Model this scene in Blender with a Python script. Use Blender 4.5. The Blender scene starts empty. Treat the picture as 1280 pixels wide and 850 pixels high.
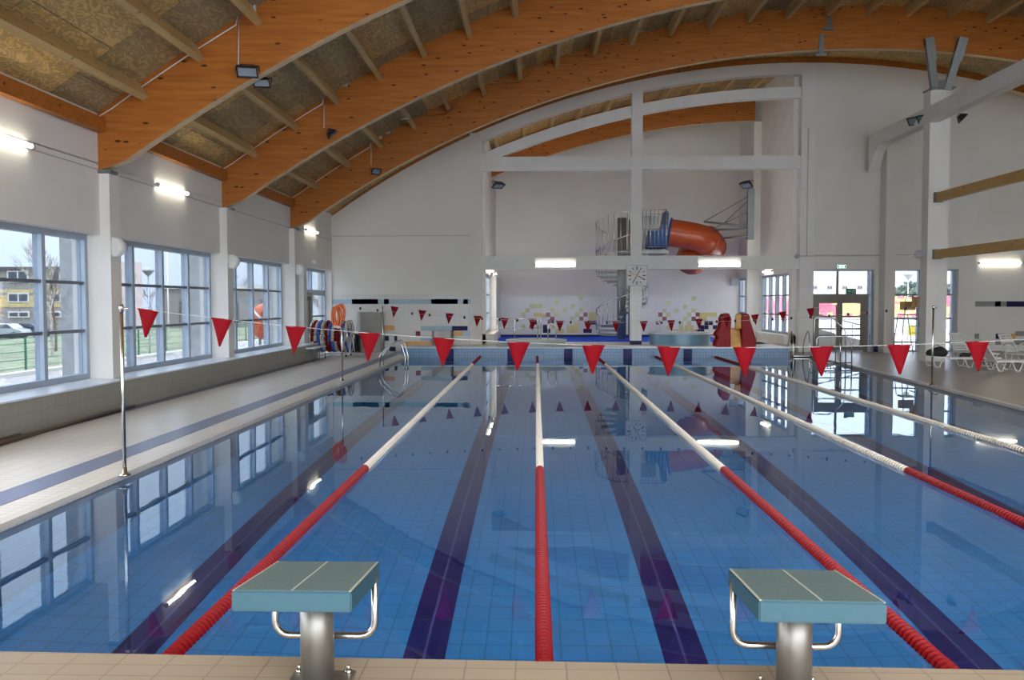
import bpy, math, random
from mathutils import Vector, Matrix
PI = math.pi
sc = bpy.context.scene
col = sc.collection
random.seed(7)
ADDED_SKYLIGHTS = True  # roof openings added behind the camera for more daylight
RIGHTGLASS = False
SKY_S = 4.5
EXPO = 0.72

# ------------------------------------------------------------------ camera
H = 2.15
F = 1060.0
PITCH = math.radians(-2.54)
YAW = math.radians(1.62)
cam_d = bpy.data.cameras.new('camera')
cam_d.sensor_width = 36.0
cam_d.lens = F / 1280 * 36.0
cam_d.clip_start = 0.05
cam_d.clip_end = 900
cam = bpy.data.objects.new('camera', cam_d)
col.objects.link(cam)
cam.location = (0, 0, H)
cam.rotation_mode = 'XYZ'
cam.rotation_euler = (PI / 2 + PITCH, math.radians(0.06), YAW)
sc.camera = cam
_R = cam.rotation_euler.to_matrix()


def ray(px, py):
    return _R @ Vector(((px - 640) / F, -(py - 425) / F, -1.0))


def atY(px, py, Y):
    d = ray(px, py)
    t = Y / d.y
    return Vector((d.x * t, Y, H + d.z * t))


def atZ(px, py, Z):
    d = ray(px, py)
    t = (Z - H) / d.z
    return Vector((d.x * t, d.y * t, Z))


def atX(px, py, X):
    d = ray(px, py)
    t = X / d.x
    return Vector((X, d.y * t, H + d.z * t))


# ------------------------------------------------------------------ materials
def mat(name):
    m = bpy.data.materials.new(name)
    m.use_nodes = True
    nt = m.node_tree
    b = nt.nodes['Principled BSDF']
    return m, nt, b


def N(nt, kind, **kw):
    n = nt.nodes.new(kind)
    for k, v in kw.items():
        if k in n.inputs:
            n.inputs[k].default_value = v
        else:
            setattr(n, k, v)
    return n


def c4(c):
    return (c[0], c[1], c[2], 1)


def coords(nt, scale=(1, 1, 1), rot=(0, 0, 0), loc=(0, 0, 0)):
    tc = nt.nodes.new('ShaderNodeTexCoord')
    mp = nt.nodes.new('ShaderNodeMapping')
    mp.inputs['Scale'].default_value = scale
    mp.inputs['Rotation'].default_value = rot
    mp.inputs['Location'].default_value = loc
    nt.links.new(tc.outputs['Object'], mp.inputs['Vector'])
    return mp


def plain(name, c, rough=0.5, metal=0.0, var=0.06, scale=3.0, bump=0.0, spec=None, bscale=None):
    m, nt, b = mat(name)
    mp = coords(nt)
    nz = N(nt, 'ShaderNodeTexNoise', Scale=scale, Detail=4.0)
    nt.links.new(mp.outputs[0], nz.inputs['Vector'])
    rp = nt.nodes.new('ShaderNodeValToRGB')
    rp.color_ramp.elements[0].position = 0.3
    rp.color_ramp.elements[1].position = 0.7
    rp.color_ramp.elements[0].color = c4([v * (1 - var) for v in c])
    rp.color_ramp.elements[1].color = c4([min(1, v * (1 + var)) for v in c])
    nt.links.new(nz.outputs[0], rp.inputs[0])
    nt.links.new(rp.outputs[0], b.inputs['Base Color'])
    b.inputs['Roughness'].default_value = rough
    b.inputs['Metallic'].default_value = metal
    if spec is not None:
        b.inputs['Specular IOR Level'].default_value = spec
    if bump:
        nz2 = N(nt, 'ShaderNodeTexNoise', Scale=bscale or scale * 8, Detail=3.0)
        nt.links.new(mp.outputs[0], nz2.inputs['Vector'])
        bp = N(nt, 'ShaderNodeBump', Strength=bump, Distance=0.02)
        nt.links.new(nz2.outputs[0], bp.inputs['Height'])
        nt.links.new(bp.outputs[0], b.inputs['Normal'])
    return m


def tiles(name, c1, c2, grout, w, h, mortar=0.006, rough=0.3, rot=(0, 0, 0), offset=0.0, bump=0.25, loc=(0, 0, 0), var=0.5, spec=None):
    m, nt, b = mat(name)
    mp = coords(nt, rot=rot, loc=loc)
    br = nt.nodes.new('ShaderNodeTexBrick')
    br.offset = offset
    br.squash = 1.0
    br.inputs['Color1'].default_value = c4(c1)
    br.inputs['Color2'].default_value = c4(c2)
    br.inputs['Mortar'].default_value = c4(grout)
    br.inputs['Scale'].default_value = 1.0
    br.inputs['Mortar Size'].default_value = mortar
    br.inputs['Mortar Smooth'].default_value = 0.1
    br.inputs['Bias'].default_value = 0.0
    br.inputs['Brick Width'].default_value = w
    br.inputs['Row Height'].default_value = h
    nt.links.new(mp.outputs[0], br.inputs['Vector'])
    nz = N(nt, 'ShaderNodeTexNoise', Scale=0.6, Detail=5.0)
    nt.links.new(mp.outputs[0], nz.inputs['Vector'])
    mx = nt.nodes.new('ShaderNodeMix')
    mx.data_type = 'RGBA'
    mx.blend_type = 'MULTIPLY'
    mx.inputs[0].default_value = var
    rp = nt.nodes.new('ShaderNodeValToRGB')
    rp.color_ramp.elements[0].position = 0.35
    rp.color_ramp.elements[1].position = 0.65
    rp.color_ramp.elements[0].color = (0.82, 0.82, 0.82, 1)
    nt.links.new(nz.outputs[0], rp.inputs[0])
    nt.links.new(br.outputs['Color'], mx.inputs[6])
    nt.links.new(rp.outputs[0], mx.inputs[7])
    nt.links.new(mx.outputs[2], b.inputs['Base Color'])
    b.inputs['Roughness'].default_value = rough
    if spec is not None:
        b.inputs['Specular IOR Level'].default_value = spec
    if bump:
        bp = N(nt, 'ShaderNodeBump', Strength=bump, Distance=0.004)
        bp.invert = True
        nt.links.new(br.outputs['Fac'], bp.inputs['Height'])
        nt.links.new(bp.outputs[0], b.inputs['Normal'])
    return m


def wood(name, c1, c2, knot, scale=(0.6, 6, 9), rough=0.45, kn=2.2, laminated=False):
    m, nt, b = mat(name)
    mp = coords(nt, scale=scale)
    nz = N(nt, 'ShaderNodeTexNoise', Scale=1.6, Detail=6.0, Roughness=0.6)
    nt.links.new(mp.outputs[0], nz.inputs['Vector'])
    rp = nt.nodes.new('ShaderNodeValToRGB')
    rp.color_ramp.elements[0].position = 0.32
    rp.color_ramp.elements[1].position = 0.68
    rp.color_ramp.elements[0].color = c4(c1)
    rp.color_ramp.elements[1].color = c4(c2)
    nt.links.new(nz.outputs[0], rp.inputs[0])
    mp2 = coords(nt, scale=(kn, kn * 2, kn * 2.6))
    vo = N(nt, 'ShaderNodeTexVoronoi', Scale=1.0)
    nt.links.new(mp2.outputs[0], vo.inputs['Vector'])
    r2 = nt.nodes.new('ShaderNodeValToRGB')
    r2.color_ramp.elements[0].position = 0.10
    r2.color_ramp.elements[0].color = (1, 1, 1, 1)
    r2.color_ramp.elements[1].position = 0.17
    r2.color_ramp.elements[1].color = (0, 0, 0, 1)
    nt.links.new(vo.outputs['Distance'], r2.inputs[0])
    mx = nt.nodes.new('ShaderNodeMix')
    mx.data_type = 'RGBA'
    nt.links.new(r2.outputs[0], mx.inputs[0])
    nt.links.new(rp.outputs[0], mx.inputs[6])
    mx.inputs[7].default_value = c4(knot)
    nt.links.new(mx.outputs[2], b.inputs['Base Color'])
    b.inputs['Roughness'].default_value = rough
    b.inputs['Specular IOR Level'].default_value = 0.25
    return m


def plywood(name):
    m, nt, b = mat(name)
    mp = coords(nt, scale=(1, 1, 1))
    br = nt.nodes.new('ShaderNodeTexBrick')
    br.offset = 0.5
    br.inputs['Color1'].default_value = (0.80, 0.53, 0.19, 1)
    br.inputs['Color2'].default_value = (0.36, 0.29, 0.17, 1)
    br.inputs['Mortar'].default_value = (0.2, 0.15, 0.09, 1)
    br.inputs['Mortar Size'].default_value = 0.008
    br.inputs['Scale'].default_value = 1.0
    br.inputs['Brick Width'].default_value = 1.25
    br.inputs['Row Height'].default_value = 2.5
    nt.links.new(mp.outputs[0], br.inputs['Vector'])
    mp2 = coords(nt, scale=(5, 1.6, 1))
    wv = N(nt, 'ShaderNodeTexNoise', Scale=1.3, Detail=2.0, Distortion=1.6)
    nt.links.new(mp2.outputs[0], wv.inputs['Vector'])
    ml = nt.nodes.new('ShaderNodeMath')
    ml.operation = 'MULTIPLY'
    ml.inputs[1].default_value = 26.0
    nt.links.new(wv.outputs[0], ml.inputs[0])
    sn = nt.nodes.new('ShaderNodeMath')
    sn.operation = 'SINE'
    nt.links.new(ml.outputs[0], sn.inputs[0])
    rp = nt.nodes.new('ShaderNodeValToRGB')
    rp.color_ramp.elements[0].position = 0.0
    rp.color_ramp.elements[1].position = 0.9
    rp.color_ramp.elements[0].color = (0.62, 0.6, 0.56, 1)
    rp.color_ramp.elements[1].color = (1.1, 1.05, 0.98, 1)
    nt.links.new(sn.outputs[0], rp.inputs[0])
    mx = nt.nodes.new('ShaderNodeMix')
    mx.data_type = 'RGBA'
    mx.blend_type = 'MULTIPLY'
    mx.inputs[0].default_value = 0.8
    nt.links.new(br.outputs['Color'], mx.inputs[6])
    nt.links.new(rp.outputs[0], mx.inputs[7])
    nt.links.new(mx.outputs[2], b.inputs['Base Color'])
    b.inputs['Roughness'].default_value = 0.7
    return m


def glass_pane(name, tint, refl=0.06):
    m, nt, b = mat(name)
    nt.nodes.remove(b)
    out = nt.nodes['Material Output']
    tr = N(nt, 'ShaderNodeBsdfTransparent', Color=c4(tint))
    gl = N(nt, 'ShaderNodeBsdfGlossy', Roughness=0.02)
    gl.inputs['Color'].default_value = (1, 1, 1, 1)
    lw = N(nt, 'ShaderNodeFresnel')
    ge = nt.nodes.new('ShaderNodeNewGeometry')
    m1 = N(nt, 'ShaderNodeMath', operation='MULTIPLY_ADD')
    m1.inputs[1].default_value = -2.0
    m1.inputs[2].default_value = 1.0
    nt.links.new(ge.outputs['Backfacing'], m1.inputs[0])
    m2 = N(nt, 'ShaderNodeMath', operation='POWER')
    m2.inputs[0].default_value = 1.45
    nt.links.new(m1.outputs[0], m2.inputs[1])
    nt.links.new(m2.outputs[0], lw.inputs['IOR'])
    mx = nt.nodes.new('ShaderNodeMixShader')
    nt.links.new(lw.outputs[0], mx.inputs[0])
    nt.links.new(tr.outputs[0], mx.inputs[1])
    nt.links.new(gl.outputs[0], mx.inputs[2])
    nt.links.new(mx.outputs[0], out.inputs['Surface'])
    return m


def emit(name, c, s):
    m, nt, b = mat(name)
    nt.nodes.remove(b)
    e = N(nt, 'ShaderNodeEmission', Color=c4(c), Strength=s)
    nt.links.new(e.outputs[0], nt.nodes['Material Output'].inputs['Surface'])
    return m


def water_mat():
    m, nt, b = mat('pool_water')
    nt.nodes.remove(b)
    g = N(nt, 'ShaderNodeBsdfGlass', Roughness=0.0, IOR=1.333)
    g.inputs['Color'].default_value = (0.93, 0.98, 1.0, 1)
    mp = coords(nt)
    nz = N(nt, 'ShaderNodeTexNoise', Scale=1.1, Detail=2.0)
    nt.links.new(mp.outputs[0], nz.inputs['Vector'])
    bp = N(nt, 'ShaderNodeBump', Strength=WATER_BUMP, Distance=0.02)
    nt.links.new(nz.outputs[0], bp.inputs['Height'])
    nt.links.new(bp.outputs[0], g.inputs['Normal'])
    nt.links.new(g.outputs[0], nt.nodes['Material Output'].inputs['Surface'])
    return m


WATER_BUMP = 0.05
M = {}
M['plaster'] = plain('white_plaster', (0.72, 0.695, 0.65), 0.85, var=0.03, scale=0.7, bump=0.15, bscale=30)
M['concrete_white'] = plain('white_painted_concrete', (0.74, 0.725, 0.69), 0.7, var=0.03, scale=1.5, bump=0.1, bscale=25)
M['groove'] = plain('wall_groove', (0.40, 0.385, 0.36), 0.8)
M['sill'] = plain('pale_sill_tile', (0.62, 0.68, 0.74), 0.25, var=0.04)
M['ledge'] = tiles('shade_dark_ledge_tile', (0.30, 0.29, 0.24), (0.28, 0.275, 0.23), (0.23, 0.22, 0.19), 0.2, 0.2, 0.005, 0.35, rot=(0, PI / 2, 0))  # khaki tile, darkened to put the ledge front's shade into its colour
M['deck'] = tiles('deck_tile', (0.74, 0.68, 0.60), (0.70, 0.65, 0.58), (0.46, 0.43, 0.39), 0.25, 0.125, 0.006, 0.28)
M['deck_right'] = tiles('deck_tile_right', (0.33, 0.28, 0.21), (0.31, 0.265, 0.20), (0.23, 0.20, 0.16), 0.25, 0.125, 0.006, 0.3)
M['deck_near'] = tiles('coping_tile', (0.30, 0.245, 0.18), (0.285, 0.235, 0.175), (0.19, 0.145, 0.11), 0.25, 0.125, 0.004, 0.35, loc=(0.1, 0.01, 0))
M['stripe'] = tiles('slate_blue_tile', (0.12, 0.14, 0.26), (0.11, 0.13, 0.24), (0.16, 0.17, 0.24), 0.25, 0.125, 0.006, 0.3)
M['pool_floor'] = tiles('pool_tile', (0.062, 0.335, 0.79), (0.055, 0.315, 0.76), (0.04, 0.22, 0.54), 0.22, 0.245, 0.007, 0.35, bump=0.1)
M['coping'] = plain('pale_coping', (0.62, 0.58, 0.52), 0.35)
M['pool_wall'] = tiles('pool_wall_tile', (0.13, 0.27, 0.46), (0.11, 0.24, 0.42), (0.26, 0.34, 0.42), 0.12, 0.12, 0.008, 0.25, rot=(PI / 2, 0, 0))
M['pool_line'] = plain('navy_tile', (0.018, 0.018, 0.17), 0.3, var=0.15)
M['line_joint'] = plain('navy_joint', (0.10, 0.11, 0.34), 0.4)
M['navy_band'] = tiles('navy_wall_tile', (0.010, 0.014, 0.10), (0.012, 0.018, 0.12), (0.04, 0.05, 0.13), 0.2, 0.2, 0.006, 0.45, rot=(PI / 2, 0, 0), spec=0.2)
M['wall_tile'] = tiles('white_wall_tile', (0.70, 0.68, 0.64), (0.68, 0.665, 0.63), (0.58, 0.565, 0.54), 0.2, 0.2, 0.004, 0.3, rot=(PI / 2, 0, 0), bump=0.1)
M['t_lb'] = plain('light_blue_tile', (0.36, 0.48, 0.56), 0.25)
M['t_navy'] = plain('navy_blue_tile', (0.016, 0.016, 0.075), 0.5, spec=0.2)
M['t_orange'] = plain('amber_tile', (0.72, 0.36, 0.10), 0.25)
M['t_red'] = plain('dark_red_tile', (0.20, 0.012, 0.016), 0.25)
M['t_yg'] = plain('lime_tile', (0.50, 0.50, 0.22), 0.25)
M['t_y'] = plain('mustard_tile', (0.58, 0.48, 0.16), 0.25)
M['t_gray'] = plain('grey_green_tile', (0.26, 0.28, 0.25), 0.25)
M['glulam'] = wood('orange_glulam', (0.33, 0.104, 0.017), (0.47, 0.165, 0.033), (0.07, 0.02, 0.008))
M['glulam_under_lit'] = wood('glulam_underside_lightened', (0.68, 0.50, 0.28), (0.74, 0.56, 0.34), (0.50, 0.34, 0.18))  # pale tone puts light bounced off the floor into the arch undersides
M['purlin'] = wood('purlin_wood', (0.46, 0.31, 0.13), (0.56, 0.39, 0.18), (0.25, 0.14, 0.05), scale=(6, 0.6, 6))
M['brace_wood'] = wood('yellow_wood', (0.50, 0.29, 0.09), (0.58, 0.36, 0.12), (0.28, 0.14, 0.05), scale=(6, 0.6, 6))
M['ply'] = plywood('roof_plywood')
M['alu'] = plain('sky_tinted_aluminium', (0.36, 0.42, 0.50), 0.4, 0.3, var=0.02)  # bluish tone puts the sky's reflection into the frame colour
M['alu_dark'] = plain('grey_gasket', (0.12, 0.14, 0.17), 0.45, 0.2)
M['facade_concrete'] = plain('grey_facade_concrete', (0.34, 0.35, 0.37), 0.85, var=0.2, scale=5)
M['door_frame'] = plain('brown_grey_door_metal', (0.15, 0.135, 0.115), 0.4, 0.3)
M['steel'] = plain('stainless_steel', (0.62, 0.60, 0.56), 0.22, 1.0, var=0.04)
M['steel_brushed'] = plain('brushed_steel', (0.24, 0.225, 0.20), 0.38, 0.8, var=0.08)
M['steel_dark'] = plain('grey_steel', (0.22, 0.235, 0.235), 0.45, 0.6)
M['black'] = plain('black_plastic', (0.014, 0.014, 0.016), 0.45)
M['white_plastic'] = plain('white_plastic', (0.72, 0.71, 0.68), 0.4)
M['grey_plastic'] = plain('grey_plastic', (0.42, 0.43, 0.44), 0.5)
M['flag'] = plain('red_flag_fabric', (0.215, 0.002, 0.007), 0.7, var=0.08, scale=12, spec=0.12)
M['float_red'] = plain('red_float_plastic', (0.20, 0.002, 0.004), 0.42, var=0.05, spec=0.2)
M['float_white'] = plain('cream_float_plastic', (0.58, 0.52, 0.43), 0.4, var=0.06, scale=20)
M['float_blue'] = plain('blue_float_plastic', (0.02, 0.10, 0.50), 0.35)
M['rope'] = plain('pale_cord', (0.5, 0.5, 0.48), 0.6)
M['block'] = plain('blue_green_fibreglass', (0.026, 0.080, 0.106), 0.5, var=0.05, scale=25)
M['block_top'] = plain('rough_grey_green_top', (0.078, 0.124, 0.124), 0.75, var=0.12, scale=60, bump=0.4, bscale=220)
M['block_edge'] = plain('pale_edge_line', (0.36, 0.36, 0.30), 0.5)
M['slide_orange'] = plain('orange_fibreglass', (0.44, 0.075, 0.018), 0.25, var=0.05)
M['slide_blue'] = plain('blue_fibreglass', (0.014, 0.07, 0.25), 0.4, spec=0.25)
M['toy_red'] = plain('red_toy_plastic', (0.34, 0.005, 0.009), 0.4, spec=0.2)
M['toy_yellow'] = plain('amber_toy_plastic', (0.72, 0.34, 0.02), 0.3)
M['tub'] = plain('blue_grey_tub', (0.18, 0.33, 0.44), 0.3)
M['tub_rim'] = plain('pale_tub_rim', (0.62, 0.68, 0.70), 0.3)
M['tub_grey'] = plain('grey_green_tub', (0.38, 0.42, 0.38), 0.35)
M['kid_water'] = plain('bright_blue_water', (0.004, 0.10, 0.90), 0.5, spec=0.05)
M['glass_out'] = glass_pane('dimming_window_glass', (0.41, 0.435, 0.465))  # tint added to dim the overbright sky seen through these panes
M['glass_light'] = glass_pane('light_window_glass', (0.75, 0.78, 0.82))
M['glass_mid'] = glass_pane('entrance_glass', (0.56, 0.58, 0.61))
M['glass_clear'] = glass_pane('clear_window_glass', (0.97, 0.97, 0.97))
M['lamp'] = emit('fluorescent_tube', (1.0, 0.94, 0.76), 9.0)
M['lamp_big'] = emit('fluorescent_diffuser', (1.0, 0.95, 0.76), 14.0)
M['exit_lit'] = emit('exit_sign_lit', (0.55, 0.95, 0.75), 1.1)
M['exit_green'] = plain('exit_green', (0.0, 0.20, 0.08), 0.5)
M['flood_glass'] = plain('floodlight_glass', (0.30, 0.36, 0.42), 0.12, 0.3)
M['clock_face'] = plain('clock_face', (0.62, 0.61, 0.58), 0.4)
M['second_hand'] = plain('ochre_hand', (0.62, 0.40, 0.10), 0.5)
M['orange_rope'] = plain('orange_ring', (0.70, 0.14, 0.02), 0.4)
M['pole_brown'] = plain('brown_pole', (0.13, 0.095, 0.05), 0.35)
M['bag'] = plain('black_bag_cloth', (0.02, 0.02, 0.022), 0.8)
M['seat_wood'] = plain('varnished_seat_wood', (0.50, 0.30, 0.10), 0.4)
# outside
M['grass'] = plain('pale_grass', (0.17, 0.195, 0.12), 0.95, var=0.4, scale=0.8, bump=0.5, bscale=8)
M['gravel'] = plain('grey_gravel', (0.30, 0.28, 0.27), 0.95, var=0.6, scale=9.0)
M['kerb'] = plain('white_kerb', (0.62, 0.62, 0.58), 0.8)
M['asphalt'] = plain('asphalt', (0.16, 0.16, 0.17), 0.9)
M['paving_out'] = plain('pale_paving', (0.55, 0.56, 0.58), 0.9)
M['b_ochre'] = plain('ochre_render', (0.52, 0.40, 0.20), 0.9)
M['b_grey'] = plain('grey_render', (0.26, 0.24, 0.23), 0.9)
M['b_white'] = plain('white_render', (0.62, 0.60, 0.58), 0.9)
M['b_pink'] = plain('pink_render', (0.62, 0.50, 0.48), 0.9)
M['b_glass'] = plain('dark_house_glass', (0.06, 0.07, 0.09), 0.15)
M['b_roof'] = plain('dark_roof_edge', (0.10, 0.08, 0.08), 0.8)
M['bark'] = plain('grey_brown_bark', (0.17, 0.13, 0.11), 0.9, var=0.3, scale=8)
M['birch'] = plain('birch_bark', (0.42, 0.38, 0.34), 0.9, var=0.5, scale=9)
M['conifer'] = plain('grey_green_needles', (0.10, 0.13, 0.10), 0.95, var=0.4, scale=6)
M['car_silver'] = plain('silver_car_paint', (0.42, 0.45, 0.50), 0.25, 0.6)
M['car_dark'] = plain('dark_car_paint', (0.05, 0.06, 0.08), 0.25, 0.4)
M['rubber'] = plain('black_rubber', (0.02, 0.02, 0.02), 0.8)
M['fence_green'] = plain('green_fence_paint', (0.03, 0.16, 0.09), 0.5)
M['fence_white'] = plain('white_fence_paint', (0.50, 0.53, 0.58), 0.5)
M['st_red'] = plain('hazed_red_stadium_seat', (0.72, 0.16, 0.22), 0.4)  # both seat colours paled to put outdoor haze and overexposure into them
M['st_yellow'] = plain('hazed_yellow_stadium_seat', (0.82, 0.56, 0.20), 0.4)
M['yellow_sign'] = plain('yellow_board', (0.75, 0.62, 0.05), 0.5)


# ------------------------------------------------------------------ mesh builder
class MB:
    def __init__(s):
        s.v = []; s.f = []; s.m = []; s.sm = []

    def add(s, vs, fs, m=0, smooth=False):
        o = len(s.v)
        s.v += [tuple(p) for p in vs]
        for f in fs:
            s.f.append([i + o for i in f]); s.m.append(m); s.sm.append(smooth)
        return s

    def box(s, x0, x1, y0, y1, z0, z1, m=0):
        if x0 > x1: x0, x1 = x1, x0
        if y0 > y1: y0, y1 = y1, y0
        if z0 > z1: z0, z1 = z1, z0
        vs = [(x, y, z) for x in (x0, x1) for y in (y0, y1) for z in (z0, z1)]
        fs = [(0, 1, 3, 2), (4, 6, 7, 5), (0, 4, 5, 1), (2, 3, 7, 6), (0, 2, 6, 4), (1, 5, 7, 3)]
        return s.add(vs, fs, m)

    def bev(s, x0, x1, y0, y1, z0, z1, r, m=0):
        """box with chamfered vertical and horizontal edges"""
        import bmesh
        bm = bmesh.new()
        bmesh.ops.create_cube(bm, size=1)
        for v in bm.verts:
            v.co = Vector(((x0 + x1) / 2 + v.co.x * (x1 - x0), (y0 + y1) / 2 + v.co.y * (y1 - y0), (z0 + z1) / 2 + v.co.z * (z1 - z0)))
        bmesh.ops.bevel(bm, geom=list(bm.edges), offset=r, segments=2, affect='EDGES', profile=0.5)
        bm.verts.index_update()
        s.add([v.co for v in bm.verts], [[v.index for v in f.verts] for f in bm.faces], m)
        bm.free()
        return s

    def xf(s, start, mtx):
        for i in range(start, len(s.v)):
            s.v[i] = tuple(mtx @ Vector(s.v[i]))

    def beam(s, a, b, w, h, up=(0, 0, 1), m=0):
        a = Vector(a); b = Vector(b); d = (b - a).normalized()
        u = Vector(up)
        r = d.cross(u).normalized(); u = r.cross(d).normalized()
        vs = []
        for p in (a, b):
            for i, j in ((-1, -1), (1, -1), (1, 1), (-1, 1)):
                vs.append(p + r * (i * w / 2) + u * (j * h / 2))
        fs = [(3, 2, 1, 0), (4, 5, 6, 7), (0, 1, 5, 4), (1, 2, 6, 5), (2, 3, 7, 6), (3, 0, 4, 7)]
        return s.add(vs, fs, m)

    def tube(s, pts, r, n=8, m=0, closed=False, cap=True):
        pts = [Vector(p) for p in pts]
        k = len(pts)
        rs = r if isinstance(r, (list, tuple)) else [r] * k
        dirs = []
        for i in range(k):
            if closed:
                d = pts[(i + 1) % k] - pts[i - 1]
            else:
                d = pts[min(i + 1, k - 1)] - pts[max(i - 1, 0)]
            dirs.append(d.normalized())
        up = Vector((0, 0, 1))
        if abs(dirs[0].z) > 0.9: up = Vector((1, 0, 0))
        nrm = (up - dirs[0] * up.dot(dirs[0])).normalized()
        vs = []
        for i in range(k):
            d = dirs[i]
            nrm = nrm - d * nrm.dot(d)
            if nrm.length < 1e-6:
                nrm = d.orthogonal()
            nrm.normalize()
            bn = d.cross(nrm)
            for j in range(n):
                a = 2 * PI * j / n
                vs.append(pts[i] + (nrm * math.cos(a) + bn * math.sin(a)) * rs[i])
        fs = []
        rng = k if closed else k - 1
        for i in range(rng):
            i2 = (i + 1) % k
            for j in range(n):
                j2 = (j + 1) % n
                fs.append((i * n + j, i * n + j2, i2 * n + j2, i2 * n + j))
        s.add(vs, fs, m, True)
        if cap and not closed:
            o = len(s.v) - len(vs)
            s.f.append([o + j for j in range(n)][::-1]); s.m.append(m); s.sm.append(False)
            s.f.append([o + (k - 1) * n + j for j in range(n)]); s.m.append(m); s.sm.append(False)
        return s

    def cyl(s, a, b, r, n=16, m=0):
        return s.tube([a, b], r, n, m)

    def lathe(s, prof, c, n=24, m=0, a0=0, a1=2 * PI):
        full = abs(a1 - a0 - 2 * PI) < 1e-6
        k = n if full else n + 1
        vs = []
        for (r, z) in prof:
            for j in range(k):
                a = a0 + (a1 - a0) * j / n
                vs.append((c[0] + r * math.cos(a), c[1] + r * math.sin(a), c[2] + z))
        fs = []
        for i in range(len(prof) - 1):
            for j in range(n):
                j2 = (j + 1) % k
                fs.append((i * k + j, i * k + j2, (i + 1) * k + j2, (i + 1) * k + j))
        return s.add(vs, fs, m, True)

    def prism(s, poly, y0, y1, axis='y', m=0):
        n = len(poly)

        def P(p, t):
            if axis == 'y': return (p[0], t, p[1])
            if axis == 'x': return (t, p[0], p[1])
            return (p[0], p[1], t)
        vs = [P(p, y0) for p in poly] + [P(p, y1) for p in poly]
        fs = [tuple(range(n)), tuple(range(2 * n - 1, n - 1, -1))]
        for i in range(n):
            j = (i + 1) % n
            fs.append((i, i + n, j + n, j))
        return s.add(vs, fs, m)

    def strip(s, lower, upper, y0, y1, m=0, m_under=None):
        """solid between two polylines (lists of (x,z)) extruded y0..y1, quads only"""
        k = len(lower)
        o = [(x, y0, z) for x, z in lower] + [(x, y0, z) for x, z in upper] + [(x, y1, z) for x, z in lower] + [(x, y1, z) for x, z in upper]
        fs, ms = [], []
        for i in range(k - 1):
            fs.append((i, i + 1, k + i + 1, k + i)); ms.append(m)
            fs.append((2 * k + i + 1, 2 * k + i, 3 * k + i, 3 * k + i + 1)); ms.append(m)
            fs.append((i + 1, i, 2 * k + i, 2 * k + i + 1)); ms.append(m if m_under is None else m_under)
            fs.append((k + i, k + i + 1, 3 * k + i + 1, 3 * k + i)); ms.append(m)
        fs.append((0, k, 3 * k, 2 * k)); ms.append(m)
        fs.append((k - 1, 3 * k - 1, 4 * k - 1, 2 * k - 1)); ms.append(m)
        st = len(s.v)
        s.v += o
        for f, mm in zip(fs, ms):
            s.f.append([i + st for i in f]); s.m.append(mm); s.sm.append(False)
        return s

    def build(s, name, mats, parent=None, origin=None, recalc=True):
        me = bpy.data.meshes.new(name)
        vs = s.v
        if origin is not None:
            ox, oy, oz = origin
            vs = [(x - ox, y - oy, z - oz) for x, y, z in vs]
        me.from_pydata(vs, [], s.f)
        for mm in (mats if isinstance(mats, (list, tuple)) else [mats]):
            me.materials.append(M[mm])
        me.polygons.foreach_set('material_index', s.m)
        me.polygons.foreach_set('use_smooth', s.sm)
        me.update()
        if recalc:
            import bmesh
            bm = bmesh.new(); bm.from_mesh(me)
            bmesh.ops.recalc_face_normals(bm, faces=list(bm.faces))
            bm.to_mesh(me); bm.free()
        o = bpy.data.objects.new(name, me)
        col.objects.link(o)
        if parent is not None: o.parent = parent
        if origin is not None: o.location = origin
        return o


def tag(o, label, cat, group=None, kind=None):
    if label: o['label'] = label
    if cat: o['category'] = cat
    if group: o['group'] = group
    if kind: o['kind'] = kind
    return o


def struct(o, label=None):
    o['kind'] = 'structure'
    if label: o['label'] = label
    return o


def empty(name, loc=(0, 0, 0), rz=0):
    o = bpy.data.objects.new(name, None)
    o.empty_display_size = 0.2
    col.objects.link(o)
    o.location = loc
    o.rotation_euler = (0, 0, rz)
    return o


def kids(o):
    return [c for c in bpy.data.objects if c.parent == o]


def dup(o, loc=None, rz=None, label=None, parent=None):
    c = o.copy()
    col.objects.link(c)
    c.parent = parent
    if loc is not None: c.location = loc
    if rz is not None: c.rotation_euler = (0, 0, rz)
    if label: c['label'] = label
    for ch in list(KID.get(o.name, [])):
        d = dup(ch, parent=c)
        KID.setdefault(c.name, []).append(d)
    return c


KID = {}


def reg(root):
    """remember the children of a thing so that dup() can copy them"""
    KID[root.name] = kids(root)
    for c in KID[root.name]:
        reg(c)


def arc_pts(c, r, a0, a1, n, plane='xz'):
    out = []
    for i in range(n + 1):
        a = a0 + (a1 - a0) * i / n
        u, v = r * math.cos(a), r * math.sin(a)
        if plane == 'xz': out.append((c[0] + u, c[1], c[2] + v))
        elif plane == 'yz': out.append((c[0], c[1] + u, c[2] + v))
        else: out.append((c[0] + u, c[1] + v, c[2]))
    return out
# ------------------------------------------------------------------ hall dimensions
XW = -8.62          # inner face of the window-side wall
XG = -8.97          # glazing plane
YB = -12.0          # wall behind the camera
YF = 35.7           # far wall, near face
YE = 33.4          # far end of the pool
YN = 4.24           # near end of the pool
XR = 26.0
XL_POOL = -5.03
ZD = 0.07           # side decks
ZN = 0.34           # starting platform
ZE = 0.385           # kerb at the far end
ZA = 0.38           # annex floor
YBK = 45.5          # annex back wall
AX0, AX1 = -2.15, 10.75


def xr_pool(y):     # right-hand edge of the pool runs slightly askew
    return 9.53 + (y - 16.7) * (10.46 - 9.53) / (29.4 - 16.7)


def yn(x):          # the starting edge is a touch out of square
    return 4.24 - .018 * (x + 2.6)


def zbot(x):
    return -22.9 + math.sqrt(max(1.0, 33.7 ** 2 - (x - 10.9) ** 2))


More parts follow.
